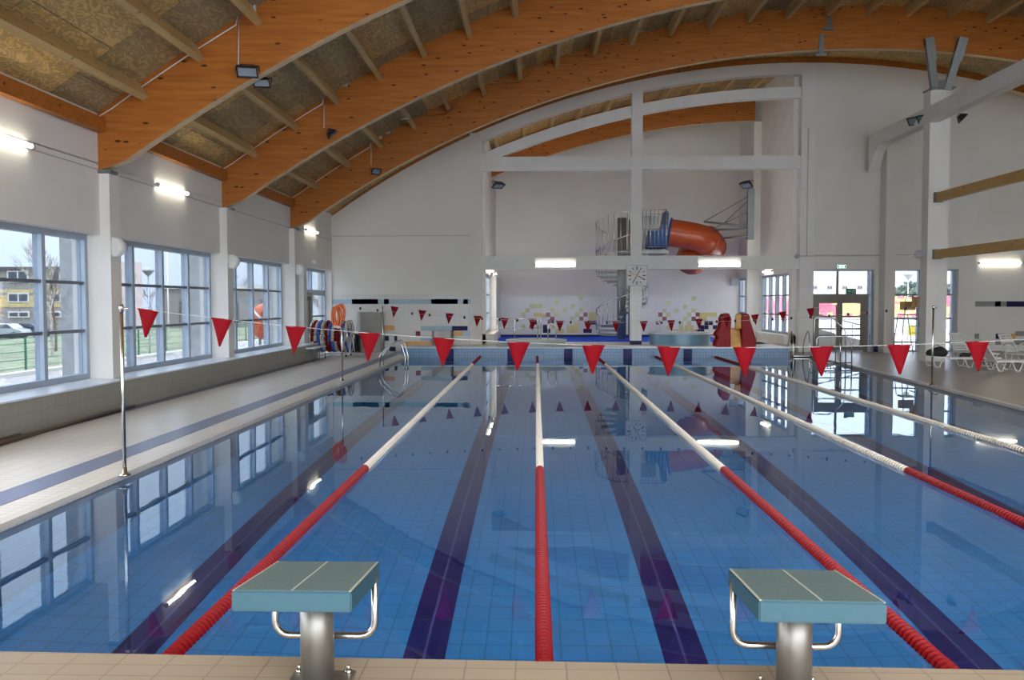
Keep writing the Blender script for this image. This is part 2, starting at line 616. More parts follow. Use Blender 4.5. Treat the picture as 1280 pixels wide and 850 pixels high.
def ztop(x):
    t = min(1.0, max(0.0, (x + 8.6) / 17.0))
    return zbot(x) + 1.30 + 0.15 * t


xs = [-9.3 + i * (26.3 + 9.3) / 72 for i in range(73)]

# ---- pool basin
mb = MB()
ZP = -2.2
yy = [YN, YE]
mb.add([(XL_POOL, YN - .4, ZP), (xr_pool(YN), YN - .5, ZP), (xr_pool(YE), YE, ZP), (XL_POOL, YE, ZP)], [(0, 1, 2, 3)], 0)
lanes = [-3.42, -0.96, 1.27, 3.60, 5.95, 8.25]
for lx in lanes:
    mb.add([(lx - 0.18, YN + 1.2, ZP + .004), (lx + 0.18, YN + 1.2, ZP + .004), (lx + 0.18, YE - 1.2, ZP + .004), (lx - 0.18, YE - 1.2, ZP + .004)], [(0, 1, 2, 3)], 1)
    mb.add([(lx - 0.012, YN + 1.2, ZP + .008), (lx + 0.012, YN + 1.2, ZP + .008), (lx + 0.012, YE - 1.2, ZP + .008), (lx - 0.012, YE - 1.2, ZP + .008)], [(0, 1, 2, 3)], 2)
    for yt in (YN + 1.2, YE - 1.2):
        mb.add([(lx - 0.5, yt - .17, ZP + .006), (lx + 0.5, yt - .17, ZP + .006), (lx + 0.5, yt + .17, ZP + .006), (lx - 0.5, yt + .17, ZP + .006)], [(0, 1, 2, 3)], 1)
struct(mb.build('floor_pool', ['pool_floor', 'pool_line', 'line_joint'], recalc=False))
# basin walls with lane targets
mb = MB()
mb.box(XL_POOL - .2, XL_POOL + .004, YN - .5, YE, ZP, -.02)
a, b = (xr_pool(YN - .5), YN - .5), (xr_pool(YE), YE)
mb.prism([(a[0], a[1]), (b[0], b[1]), (b[0] + .25, b[1]), (a[0] + .25, a[1])], ZP, -.02, axis='z')
struct(mb.build('wall_pool_sides', ['pool_wall']))
mb = MB()
mb.box(-5.36, 9.9, YE, YE + .25, ZP, ZE - .04)
mb.box(9.9, xr_pool(YE), YE, YE + .25, ZP, ZD - .04)
for lx in lanes:
    mb.box(lx - .17, lx + .17, YE - .012, YE + .01, ZP, ZE - .07, 1)
mb.box(-5.36, 9.9, YE - .02, YE + .3, ZE - .04, ZE, 2)
struct(mb.build('wall_pool_end', ['pool_wall', 'navy_band', 'sill']))
mb = MB()
mb.prism([(XL_POOL, yn(XL_POOL)), (10, yn(10)), (10, yn(10) - .25), (XL_POOL, yn(XL_POOL) - .25)], ZP, ZN - .05, axis='z')
struct(mb.build('wall_pool_start', ['pool_wall']))
# water surface
mb = MB()
mb.add([(XL_POOL, yn(XL_POOL) - .02, 0), (xr_pool(YN), yn(9) - .02, 0), (xr_pool(YE), YE, 0), (XL_POOL, YE, 0)], [(0, 1, 2, 3)], 0)
M['water'] = water_mat()
o = mb.build('water_pool', ['water'], recalc=False)
struct(o)

# ---- decks
mb = MB()
mb.box(XW - .1, XL_POOL, YN - .01, 36.2, -.5, ZD, 0)
for x0, x1, mm, dz in ((XL_POOL - .86, XL_POOL - .46, 1, .004), (-8.12, -7.86, 1, .004)):
    mb.box(x0, x1, YN, YF if mm else YE, ZD - .01, ZD + dz, mm)
mb.box(XL_POOL - .12, XL_POOL + .01, YN, YE, ZD - .05, ZD + .006, 2)
struct(mb.build('floor_left', ['deck', 'stripe', 'coping']))
mb = MB()
y0, y1 = 3.2, YE
mb.prism([(xr_pool(y0), y0), (xr_pool(y1), y1), (XR, y1), (XR, y0)], -.5, ZD, axis='z')
mb.prism([(xr_pool(y0) - .01, y0), (xr_pool(y1) - .01, y1), (xr_pool(y1) + .12, y1), (xr_pool(y0) + .12, y0)], ZD - .05, ZD + .006, axis='z', m=1)
mb.box(9.9, XR, YE, 37.4, -.5, ZD)
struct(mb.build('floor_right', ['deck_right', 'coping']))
mb = MB()
mb.prism([(XW - .1, YB), (XR, YB), (XR, yn(XR) + .015), (XW - .1, yn(XW) + .015)], -.5, ZN, axis='z')
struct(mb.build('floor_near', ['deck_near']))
mb = MB()
mb.box(-5.36, 9.9, YE + .25, 38.0, -.5, ZA)
mb.box(AX0 - .3, AX1 + .3, 38.0, YBK, -.5, -.1)
mb.box(9.0, AX1 + .3, 36.0, YBK, -.5, ZA)
struct(mb.build('floor_annex', ['deck']))


# ---- window maker (frames in a plane x = const or y = const)
def window(name, plane, p, a0, a1, z0, z1, vert, horiz, glass='glass_out', fw=0.11, depth=0.17, side=1, hd=None):
    """plane 'x': the glazing lies in x = p and runs a0..a1 along y; 'y': it lies in y = p and runs along x"""
    mb = MB()
    fr = MB()

    def bx(u0, u1, zz0, zz1, d0, d1, m=0, B=mb):
        if plane == 'x': B.box(p + d0, p + d1, u0, u1, zz0, zz1, m)
        else: B.box(u0, u1, p + d0, p + d1, zz0, zz1, m)
    d0, d1 = -depth / 2, depth / 2
    bx(a0, a0 + fw, z0, z1, d0, d1); bx(a1 - fw, a1, z0, z1, d0, d1)
    bx(a0 + fw, a1 - fw, z0, z0 + fw, d0, d1); bx(a0 + fw, a1 - fw, z1 - fw, z1, d0, d1)
    for v in vert:
        bx(v - fw / 2, v + fw / 2, z0 + fw, z1 - fw, d0, d1)
    hh = 0.06
    for h in horiz:
        bx(a0 + fw, a1 - fw, h - hh / 2, h + hh / 2, d0 * .7, d1 * .7, 1)
    o = mb.build(name, ['alu', 'alu_dark'])
    struct(o)
    cuts = [a0 + fw] + list(vert) + [a1 - fw]
    g = MB()
    bx(a0 + fw, a1 - fw, z0 + fw, z1 - fw, -.006, .006, 0, g)
    g.build('glass', [glass], o)
    return o


# ---- left wall
pil = [-9.4, -2.9, 3.65, 10.17, 16.62, 23.0, 29.5]
PWID = 0.42
mb = MB()
ZL = 0.645
mb.box(-9.2, -8.1, YN, 31.3, -.5, ZL - .03, 1)
mb.box(-9.2, -8.1, YB, YN, -.5, ZL - .03, 1)
mb.box(-9.2, -8.08, YB, 31.3, ZL - .03, ZL, 2)
ends = [YB] + pil
WIN = []
for i, p in enumerate([YB - PWID] + pil):
    nxt = (pil + [YF])[i]
    pass
zt = 5.95
mb.box(-9.2, XW, YB, YF + .4, 3.5, zt, 0)
mb.box(-9.2, XW, YB, YF + .4, 4.885, 4.90, 0)
for p in pil:
    mb.box(-9.2, XW, p, p + PWID, ZL, 3.5, 0)
    mb.box(XW, -8.42, p, p + PWID, ZL, 4.74, 0)
mb.box(-9.2, XW, 35.6, YF + .4, -.5, 3.5, 0)
mb.box(-9.2, XW, 31.3, 31.75, -.5, 3.5, 0)
mb.box(XW - .001, XW + .004, YB, YF, 4.76, 4.78, 3)
struct(mb.build('wall_left', ['plaster', 'ledge', 'sill', 'groove']))
wn = 0
for i, p in enumerate(pil[:-1]):
    wn += 1
    y0 = p + PWID
    y1 = pil[i + 1]
    st = (y1 - y0) / 4
    window('window_%d' % wn, 'x', XG, y0, y1, ZL, 3.5, [y0 + st * k for k in (1, 2, 3)], [1.60, 2.54], glass='glass_out' if p > 9 else 'glass_clear')  # bays out of view get clear panes to let in more light
wn += 1
window('window_%d' % wn, 'x', XG, 29.92, 31.3, ZL, 3.5, [], [1.6, 2.54])
wn += 1
window('window_%d' % wn, 'x', XG, 31.75, 35.6, 2.55, 3.5, [33.45], [])
wn += 1
window('window_%d' % wn, 'x', XG, 33.45, 35.6, .07, 2.55, [], [1.05, 1.6])
# glazed door in the left wall
o = MB()
o.box(XG - .07, XG + .07, 31.75, 31.9, .07, 2.55); o.box(XG - .07, XG + .07, 33.3, 33.45, .07, 2.55)
o.box(XG - .07, XG + .07, 31.9, 33.3, 2.40, 2.55)
dr = struct(o.build('door_1', ['door_frame']))
o = MB()
o.box(XG - .03, XG + .03, 31.92, 32.05, .08, 2.39); o.box(XG - .03, XG + .03, 33.15, 33.28, .08, 2.39)
o.box(XG - .03, XG + .03, 32.05, 33.15, 2.26, 2.39); o.box(XG - .03, XG + .03, 32.05, 33.15, .08, .28); o.box(XG - .03, XG + .03, 32.05, 33.15, 1.15, 1.22)
lf = o.build('door_leaf', ['door_frame'], dr)
MB().box(XG - .006, XG + .006, 32.05, 33.15, .28, 2.26).build('glass', ['glass_out'], lf)
MB().tube([(XG + .03, 32.0, 1.1), (XG + .09, 32.0, 1.1), (XG + .09, 32.12, 1.1)], .01).build('door_handle', ['steel'], lf)

# outside pillars of the left facade
pp = None
for p in pil:
    mb = MB().box(-9.62, -9.22, p + .3, p + .65, -.3, 5.2)
    o = mb.build('facade_pillar', ['facade_concrete'], origin=(-9.42, p + .47, -.3))
    struct(o)


# ---- far wall (left part), portal frame, right part
def wtop(x):
    return zbot(x) + 1.2


def span(x0, x1, n):
    return [x0 + (x1 - x0) * i / n for i in range(n + 1)]


def rects(mb, Y, lst, proud=0.006):
    """coloured wall tiles: pixel rectangles of the photograph carried onto the wall plane"""
    for (x0, x1, y0, y1, m) in lst:
        a = atY(x0, y1, Y); b = atY(x1, y0, Y)
        mb.box(a.x, b.x, Y - proud, Y + .001, a.z, b.z, m)


PX0 = -2.28; PX1 = 11.52
mb = MB()
L = span(XW - .3, PX0, 12)
mb.strip([(x, 2.5) for x in L], [(x, wtop(x)) for x in L], YF, YF + .4, 0)
mb.box(XW - .3, PX0, YF - .012, YF + .4, -.5, 2.5, 1)
mb.box(PX0 - .48, PX0, YF - .1, YF, ZA, 9.2, 0)
mb.box(XW, PX0 - .48, YF - .004, YF, 4.94, 4.965, 7)
LW = [(398, 589, 374, 380, 2), (440, 472.5, 373.9, 380.1, 3), (480, 486, 373.9, 380.1, 3), (539, 572, 373.9, 380.1, 3), (579, 585, 373.9, 380.1, 3),
      (526, 565, 407.6, 413.4, 2), (565, 584.5, 407.6, 413.4, 3), (567, 578, 414, 420, 4), (578, 589, 414, 420, 2), (526, 540, 420.5, 426, 2),
      (519.6, 525.5, 414, 420, 5), (505, 545, 427, 432.5, 4), (480, 493, 407, 413, 4), (481, 486, 420, 426, 3), (493, 496.5, 420, 426, 3),
      (487, 494.5, 433.5, 439, 3), (480, 487, 433.5, 439, 6), (590, 602.5, 427, 432, 2)]
rects(mb, YF - .012, LW)
struct(mb.build('wall_far_left', ['plaster', 'wall_tile', 't_lb', 't_navy', 't_orange', 't_red', 't_lb', 'groove']))

# portal frame (white painted concrete): posts, two straight and two curved members
mb = MB()
L = span(PX0, PX1, 26)
mb.strip([(x, wtop(x) - .47) for x in L], [(x, wtop(x)) for x in L], YF, YF + .4)
L2 = span(PX0, 10.98, 26)
mb.strip([(x, zbot(x) - .21) for x in L2], [(x, zbot(x) + .23) for x in L2], YF + .06, YF + .4)
mb.box(PX0, 10.98, YF - .01, YF + .38, 7.68, 8.22)
mb.box(PX0, 10.98, YF - .01, YF + .38, 3.53, 4.09)
cx0 = atY(789, 300, YF).x; cx1 = atY(802.5, 300, YF).x
mb.box(cx0, cx1, YF - .05, YF + .36, ZA, wtop(cx0) - .2)
mb.box(10.95, PX1, YF - .05, YF + .4, ZD, wtop(11) - .1)
mb.box(cx0 - .005, cx1 + .005, YF - .06, YF + .365, ZA, ZA + .16, 1)
mb.box(cx0 - .004, cx1 + .004, YF - .056, YF + .364, ZA + .16, 2.5, 2)
struct(mb.build('beam_portal_frame', ['concrete_white', 't_navy', 'wall_tile']))

# right part with its openings
Z3 = 3.5
ops = [(atY(1010, 400, YF).x, atY(1092.5, 400, YF).x), (atY(1112, 400, YF).x, atY(1151.5, 400, YF).x), (atY(1180.5, 400, YF).x, atY(1197, 400, YF).x)]
xe = atY(1219, 380, YF).x
mb = MB()
L = span(PX1, xe, 22)
mb.strip([(x, Z3) for x in L], [(x, wtop(x)) for x in L], YF, YF + .4)
cur = PX1 - .02
for (a, b) in ops + [(xe, 27.0)]:
    mb.box(cur, a, YF, YF + .4, -.5, Z3)
    mb.box(cur, a, YF - .01, YF, ZD, .36, 1)
    cur = b
wallx = atY(1107, 300, YF - .6).x
mb.box(wallx, wallx + .42, YF - .6, YF, ZD, 8.6)
mb.box(PX1, wallx, YF - .006, YF, 4.09, 4.11, 2)
mb.box(wallx + .42, xe, YF - .006, YF, 4.09, 4.11, 2)
struct(mb.build('wall_far_right', ['plaster', 't_navy', 'groove']))
# lounge wall past the step (lit by its own lamp)
mb = MB()
Y2 = YF + .9
L = span(xe - .3, 27, 20)
mb.strip([(x, -.5) for x in L], [(x, ztop(x)) for x in L], Y2, Y2 + .3)
RW = [(1217, 1258, 376.6, 383.2, 1), (1243.6, 1251, 376.5, 383.3, 2), (1258, 1330, 376.5, 383.5, 2), (1216, 1224, 417, 423.6, 1),
      (1244.5, 1256, 417, 423.6, 2), (1257, 1269, 417, 423.6, 3), (1269, 1280, 414, 420, 1), (1244, 1290, 425, 431, 1)]
rects(mb, Y2, RW)
mb.box(xe - .3, xe - .0, YF + .4, Y2, -.5, 11)
struct(mb.build('wall_lounge', ['plaster', 't_gray', 't_navy', 't_orange']))

# glazed entrance: frame window with transom lights and two brown door leaves
g = lambda px: atY(px, 400, YF + .3).x
YW = YF + .3
z368 = atY(1046, 368.3, YW).z
window('window_20', 'y', YW, ops[0][0], ops[0][1], ZD, Z3, [g(1014.5), g(1084.5), g(1089.5)], [z368, 1.55, .75], fw=.06, glass='glass_mid')
mb = MB()
mb.box(g(1046) - .03, g(1046) + .03, YW - .07, YW + .07, z368, Z3 - .06)
x0, x1 = g(1015.5), g(1084)
mb.box(x0, x1, YW - .1, YW + .02, z368 - .22, z368)
mb.box(x0, x0 + .14, YW - .1, YW + .02, ZD, z368 - .22); mb.box(x1 - .2, x1, YW - .1, YW + .02, ZD, z368 - .22)
dr = struct(mb.build('door_2', ['door_frame']))
xm = (x0 + x1) / 2 - .03
for (a, b, s) in ((x0 + .14, xm, 1), (xm, x1 - .2, -1)):
    m2 = MB()
    m2.box(a, a + .11, YW - .08, YW - .02, ZD, z368 - .22); m2.box(b - .11, b, YW - .08, YW - .02, ZD, z368 - .22)
    m2.box(a + .11, b - .11, YW - .08, YW - .02, z368 - .36, z368 - .22); m2.box(a + .11, b - .11, YW - .08, YW - .02, ZD, ZD + .22)
    m2.box(a + .11, b - .11, YW - .07, YW - .03, 1.0, 1.06)
    lf = m2.build('door_leaf', ['door_frame'], dr)
    MB().box(a + .11, b - .11, YW - .055, YW - .045, ZD + .22, z368 - .36).build('glass', ['glass_clear'], lf)
    hx = b - .05 if s > 0 else a + .05
    MB().tube([(hx, YW - .08, 1.0), (hx, YW - .14, 1.0), (hx, YW - .14, 1.35), (hx, YW - .08, 1.35)], .012).build('door_handle', ['steel'], lf)
hz = [atY(1130, y, YW).z for y in (368.4, 398, 427.6)]
window('window_21', 'y', YW, ops[1][0], ops[1][1], ZD, Z3, [], hz, fw=.06, glass='glass_mid')
window('window_22', 'y', YW, ops[2][0], ops[2][1], ZD, Z3, [ops[2][1] - .12], hz, fw=.06, glass='glass_mid')

# ---- annex walls
mb = MB()
L = span(AX0 - .4, AX1 + .4, 16)
mb.strip([(x, 2.46) for x in L], [(x, ztop(x)) for x in L], YBK, YBK + .4, 0)
mb.box(AX0 - .4, AX1 + .4, YBK - .01, YBK + .4, -.5, 2.46, 1)
mb.box(AX0, AX1, YBK - .02, YBK, -.2, .42, 2)
cell = 5.3
pat1 = 'yg:624,160 471,185 318,209 343,209 369,209 292,235 266,261 573,209 522,235 445,235 623,235 597,262 571,286 470,261 266,337 545,337;' \
       'y:345,262 370,262 394,270 683,262 708,262 708,287 683,287 597,313 572,337 597,337 572,362 547,362 597,362 480,362 505,362 455,337;' \
       'r:419,262 445,287 649,262 623,287 429,305;' \
       'n:343,311 318,337 675,311 700,311 649,362 675,362 400,337 400,362 420,362'
colr = {'yg': 3, 'y': 4, 'r': 5, 'n': 6}
T = []
for grp in pat1.split(';'):
    k, v = grp.split(':')
    for q in v.split():
        cx, cy = map(float, q.split(','))
        px, py = 600 + cx / 4.923, 340 + cy / 4.923
        T.append((px - 2.6, px + 2.6, py - 2.55, py + 2.55, colr[k]))
pat2 = 'yg:545,370 695,345 645,393 522,417 595,417 695,417 545,440 668,440 645,465 620,490 620,515 668,490;' \
       'y:743,440 768,440 793,440 818,440 736,465 761,465 681,515 706,540 575,540 602,540 628,540 655,540 681,540 655,515 548,515 ;' \
       'r:498,440 522,465 718,440 694,465 484,488;' \
       'n:770,490 796,490 745,515 820,515 720,540 745,540 770,515'
for grp in pat2.split(';'):
    k, v = grp.split(':')
    for q in v.split():
        cx, cy = map(float, q.split(','))
        px, py = 720 + cx / 4.723, 300 + cy / 4.723
        T.append((px - 2.6, px + 2.6, py - 2.55, py + 2.55, colr[k]))
rects(mb, YBK - .01, T)
struct(mb.build('wall_annex_back', ['plaster', 'wall_tile', 'navy_band', 't_yg', 't_y', 't_red', 't_navy']))
mb = MB()
mb.box(AX0 - .3, AX0, YF + .4, 36.3, -.5, 3.4); mb.box(AX0 - .3, AX0 + .25, 40.6, YBK, -.5, 3.4)
mb.box(AX0 - .3, AX0, YF + .4, YBK, 3.4, ztop(AX0) + .1)
mb.box(AX0 - .3, AX0 + .35, YF + .4, 40.6, -.5, .8)
struct(mb.build('wall_annex_left', ['plaster']))
mb = MB()
mb.box(AX1, AX1 + .3, YF + .4, 36.5, -.5, 3.4); mb.box(AX1, AX1 + .3, 41.0, 41.7, -.5, 3.4)
mb.box(AX1 - .35, AX1, 41.15, 41.6, ZA, 10.75)
mb.box(AX1, AX1 + .3, YF + .4, YBK, 3.4, ztop(AX1))
mb.box(AX1 - .3, AX1 + .3, YF + .4, YBK, -.5, .75)
struct(mb.build('wall_annex_right', ['concrete_white']))
window('window_23', 'x', AX0 - .15, 36.3, 40.6, .8, 3.4, [37.7, 39.2], [1.65, 2.5], glass='glass_clear')
window('window_24', 'x', AX1 + .15, 36.5, 41.0, .75, 3.4, [37.6, 38.7, 39.8], [1.6, 2.45], glass='glass_light')
window('window_25', 'x', AX1 + .15, 41.7, YBK, .75, 3.4, [43.0, 44.3], [1.6, 2.45], glass='glass_light')

# ---- roof deck, hall and annex
mb = MB()
vs, fs, ms = [], [], []
ysegs = [YB, -9.5, -6.5, -3.5, 3.5, 10, 16.7, 23.3, 29.8, YF + .2, 41.3, YBK + .5]
k = len(xs)
for y in ysegs:
    for x in xs: vs.append((x, y, ztop(x)))
SKY = []
for j in range(len(ysegs) - 1):
    for i in range(k - 1):
        hole = ADDED_SKYLIGHTS and j in (0, 2) and 10 <= i <= 50
        if hole:
            SKY.append((i, j)); continue
        fs.append((j * k + i, j * k + i + 1, (j + 1) * k + i + 1, (j + 1) * k + i))
mb.add(vs, fs, 0)
# weather skin above the boards
mb.add([(x, y, z + .12) for x, y, z in vs], fs, 1)
struct(mb.build('ceiling_roof', ['ply', 'b_roof'], recalc=False))
if SKY:  # unseen skylight panes added to brighten the hall
    mb = MB()
    for j in sorted({j for i, j in SKY}):
        ii = [i for i, jj in SKY if jj == j]
        for i in ii:
            mb.add([(xs[i], ysegs[j], ztop(xs[i]) + .05), (xs[i + 1], ysegs[j], ztop(xs[i + 1]) + .05), (xs[i + 1], ysegs[j + 1], ztop(xs[i + 1]) + .05), (xs[i], ysegs[j + 1], ztop(xs[i]) + .05)], [(0, 1, 2, 3)], 0)
    struct(mb.build('window_30', ['glass_clear'], recalc=False))

# ---- walls behind and right of the camera; back glazing added for its daylight
mb = MB()
mb.box(-9.2, XR, YB - .3, YB, -.5, 1.0)
L = span(-9.2, 26.2, 20)
zz = 5.4
mb.strip([(x, max(zbot(x) + .2, 5.4)) for x in L], [(x, ztop(x)) for x in L], YB - .3, YB)
struct(mb.build('wall_back', ['plaster']))
L = span(-8.9, 25.8, 13)
mb = MB(); gl = MB()
for i, x in enumerate(L):
    mb.box(x - .06, x + .06, YB - .2, YB - .05, 1.0, max(zbot(x) + .2, 5.4))
for z in (3.2, 5.4):
    mb.box(-8.9, 25.8, YB - .2, YB - .05, z - .04, z + .04)
struct(mb.build('window_31', ['alu']))
Lg = span(-9.2, 26.2, 20)
gl.strip([(x, 1.0) for x in Lg], [(x, max(zbot(x) + .2, 5.4)) for x in Lg], YB - .14, YB - .13)
struct(gl.build('window_32', ['glass_clear']))
mb = MB()
mb.box(XR, XR + .3, YB, 37.0, -.5, 1.2 if RIGHTGLASS else 8)
mb.box(XR, XR + .3, YB, 37.0, 5.6 if RIGHTGLASS else 7, 8.4)
if RIGHTGLASS:
    for y in span(YB, 36, 14): mb.box(XR, XR + .3, y - .15, y + .15, 1.2, 5.6)
struct(mb.build('wall_right', ['plaster']))
if RIGHTGLASS:
    struct(MB().box(XR + .14, XR + .16, YB, 36, 1.2, 5.6).build('window_33', ['glass_clear']))
# ------------------------------------------------------------------ roof timbers
def arch(Y, x0=-8.62, x1=26.0, zmin=4.76, label='', group=None, th=0.24, raise_=0.0):
    L = span(x0, x1, 64)
    mb = MB()
    mb.strip([(x, max(zbot(x) + raise_, zmin) if x < -7.8 else zbot(x) + raise_) for x in L], [(x, ztop(x) - .005) for x in L], Y, Y + th, 0, 1)
    o = mb.build('glulam_arch', ['glulam', 'glulam_under_lit'], origin=(x0, Y + th / 2, zmin))
    tag(o, label, 'roof arch', group)
    return o


def arch_bits(o, Y):
    """grey steel shoe at the springing and two joint plates on the near face"""
    mb = MB()
    mb.box(-8.66, -8.36, Y - .03, Y + .27, 4.70, 4.765)
    m = mb.build('steel_shoe', ['steel_dark']); m.parent = o; m.location = (-o.location.x, -o.location.y, -o.location.z)


A = {}
spec = [(16.6, 'orange laminated timber arch springing between the first and second windows in view'),
        (23.2, 'orange laminated timber arch springing between the second and third windows'),
        (29.7, 'orange laminated timber arch standing in front of the white far wall'),
        (41.15, 'shorter orange timber arch seen through the white concrete frame')]
for Y, lb in spec:
    if Y > 40:
        A[Y] = arch(Y, AX0 + .0, 10.45, 4.0, lb)
    else:
        A[Y] = arch(Y, label=lb)
        arch_bits(A[Y], Y)
arch(YF + .02, XW + .02, 26, 5.4, 'orange timber arch showing as a strip above the white far wall', th=.38, raise_=1.14)
for Y in (10.1, 3.6):
    arch(Y, label='orange laminated timber arch above the starting end of the pool', group='timber arches above the starting end')

# joint plates on the third arch near its crown
for (px, py0, py1) in ((1026.5, 42, 70), (1036, 22, 38)):
    a = atY(px - 3, py1, 29.69); b = atY(px + 3, py0, 29.69)
    o = MB().box(a.x, b.x, 29.66, 29.70, a.z, b.z).box(a.x - .1, b.x + .1, 29.62, 29.70, a.z - .0, a.z + .07).build('joint_plate', ['steel_dark'], origin=((a.x + b.x) / 2, 29.7, a.z))
    tag(o, 'grey steel joint plate on the third timber arch near its crown, ' + ('lower one' if py1 > 60 else 'upper one'), 'joint plate')

# purlins, one object for each length between two arches
PSP = 1.36
pxs = []
x = -7.83
while x < 24.5:
    pxs.append(x)
    sl = -(x - 10.9) / math.sqrt(33.7 ** 2 - (x - 10.9) ** 2)
    x += PSP / math.sqrt(1 + sl * sl)


def purlin(x, y0, y1, src=None):
    sl = -(x - 10.9) / math.sqrt(33.7 ** 2 - (x - 10.9) ** 2)
    L = y1 - y0
    key = round(L, 2)
    if key not in PMESH:
        mb = MB().box(-.07, .07, 0, L, -.34, -.01)
        o = mb.build('roof_purlin', ['purlin'])
        PMESH[key] = o.data
    else:
        o = bpy.data.objects.new('roof_purlin', PMESH[key]); col.objects.link(o)
    o.location = (x, y0, ztop(x))
    o.rotation_euler = (0, -math.atan(sl), 0)
    return o


PMESH = {}
bays = [(10.34, 16.6, 'pale timber purlin under the roof boards in front of the first arch', 'purlins in front of the first arch'),
        (16.84, 23.2, 'pale timber purlin between the first and second arches', 'purlins between the first and second arches'),
        (23.44, 29.7, 'pale timber purlin between the second and third arches', 'purlins between the second and third arches'),
        (29.94, YF, 'pale timber purlin between the third arch and the far wall', 'purlins behind the third arch'),
        (YF + .42, 41.15, 'pale timber purlin seen through the openings of the white concrete frame', 'purlins over the children\'s pool')]
for y0, y1, lb, gp in bays:
    for x in pxs:
        if y0 > 34 and not (AX0 + .1 < x < AX1 - .2): continue
        if y1 < 17 and x > -1: continue          # these lengths lie outside the picture
        if y0 == 16.84 and x > 9: continue
        if y0 == 29.94: continue                 # wholly behind the third arch
        o = purlin(x, y0, y1)
        tag(o, lb, 'purlin', gp)
# eaves beam along the window wall in each bay
for (y0, y1, nm) in ((10.34, 16.6, 'in front of the first arch'), (16.84, 23.2, 'between the first and second arches'), (23.44, 29.7, 'between the second and third arches')):
    z = ztop(-8.6)
    o = MB().box(-8.61, -8.45, y0, y1, z - .40, z - .12).build('eaves_beam', ['glulam'], origin=(-8.76, y0, z - .36))
    tag(o, 'orange timber eaves beam on top of the window wall ' + nm, 'eaves beam')

# steel cross bracing rods between second and third arch
zr = lambda x: ztop(x) - .42
for i, x in enumerate(pxs[3:14]):
    j = i + 3
    if j % 2: a, b = (pxs[j], 27.6), (pxs[j + 1], 29.6)
    else: a, b = (pxs[j + 1], 27.6), (pxs[j], 29.6)
    o = MB().cyl((a[0], a[1], zr(a[0])), (b[0], b[1], zr(b[0])), .012, 6).build('bracing_rod', ['steel'], origin=(a[0], a[1], zr(a[0])))
    tag(o, 'thin steel bracing rod across the purlins in front of the third arch', 'bracing rod', 'bracing rods in front of the third arch')

# small grey conduit boxes on arches
for (px, py, Y, lb) in ((133, 121, 16.57, 'first arch at its foot, upper of two'), (118, 133, 16.57, 'first arch at its foot, lower of two'), (284, 193, 23.17, 'second arch at its foot'),
                        (417, 102, 23.17, 'second arch above its floodlight, left of two'), (430, 104, 23.17, 'second arch above its floodlight, right of two'),
                        (314, 9, 16.57, 'first arch above its floodlight'), (474, 171, 29.67, 'third arch above its floodlight, left of two'), (484, 164, 29.67, 'third arch above its floodlight, right of two')):
    p = atY(px, py, Y)
    o = MB().bev(p.x - .1, p.x + .1, Y - .06, Y + .02, p.z - .09, p.z + .09, .01).build('junction_box', ['grey_plastic'], origin=(p.x, Y, p.z))
    tag(o, 'small grey junction box on the ' + lb, 'junction box')


# ---- white conduits
def conduit(pts, label, r=.013, name='cable_conduit', mt='white_plastic'):
    o = MB().tube(pts, r, 6).build(name, [mt], origin=tuple(pts[0]))
    tag(o, label, 'conduit')


def along(Y, x0, x1, n=10, off=.0):
    return [(x, Y - .03, ztop(x) - off) for x in span(x0, x1, n)]


for Y, flx, flpy, nm in ((16.6, (298, 15), 88, 'first'), (23.2, (405, 117), 163, 'second'), (29.7, (464, 172), 209, 'third')):
    p = atY(flx[0], flx[1], Y - .03)
    q = atY(flx[0], flpy - 3, Y - .03)
    base = [(-8.72, Y - .04, 4.80), (-8.72, Y - .04, 5.55), (-8.60, Y - .04, 5.78)]
    pth = base + along(Y, -8.3, p.x - .05, 12, .14) + [(p.x, Y - .03, p.z)]
    conduit(pth + [tuple(q)], 'thin pale conduit climbing the %s arch and dropping to its floodlight' % nm)
conduit([(XW + .02, 10.5, 5.60), (XW + .02, 16.4, 5.60), (-8.8, 16.5, 5.5), (-8.78, 16.52, 4.82)], 'pale conduit along the wall top beside the nearest eaves beam')
conduit([(XW + .02, 17.1, 5.60), (XW + .02, 23.0, 5.60), (-8.8, 23.1, 5.5), (-8.78, 23.12, 4.82)], 'pale conduit along the wall top between the first and second arches')
conduit([(PX1 - .3, YF - .08, 4.1), (PX1 - .3, YF - .08, 9.3)], 'thin grey conduit up the right-hand post of the concrete frame', .012, mt='grey_plastic')
conduit([(PX1 - .6, YF - .09, 4.06), (PX1 + .3, YF - .09, 4.06), (wallx, YF - .09, 4.06)], 'thin grey conduit along the groove above the glazed entrance', .012, mt='grey_plastic')


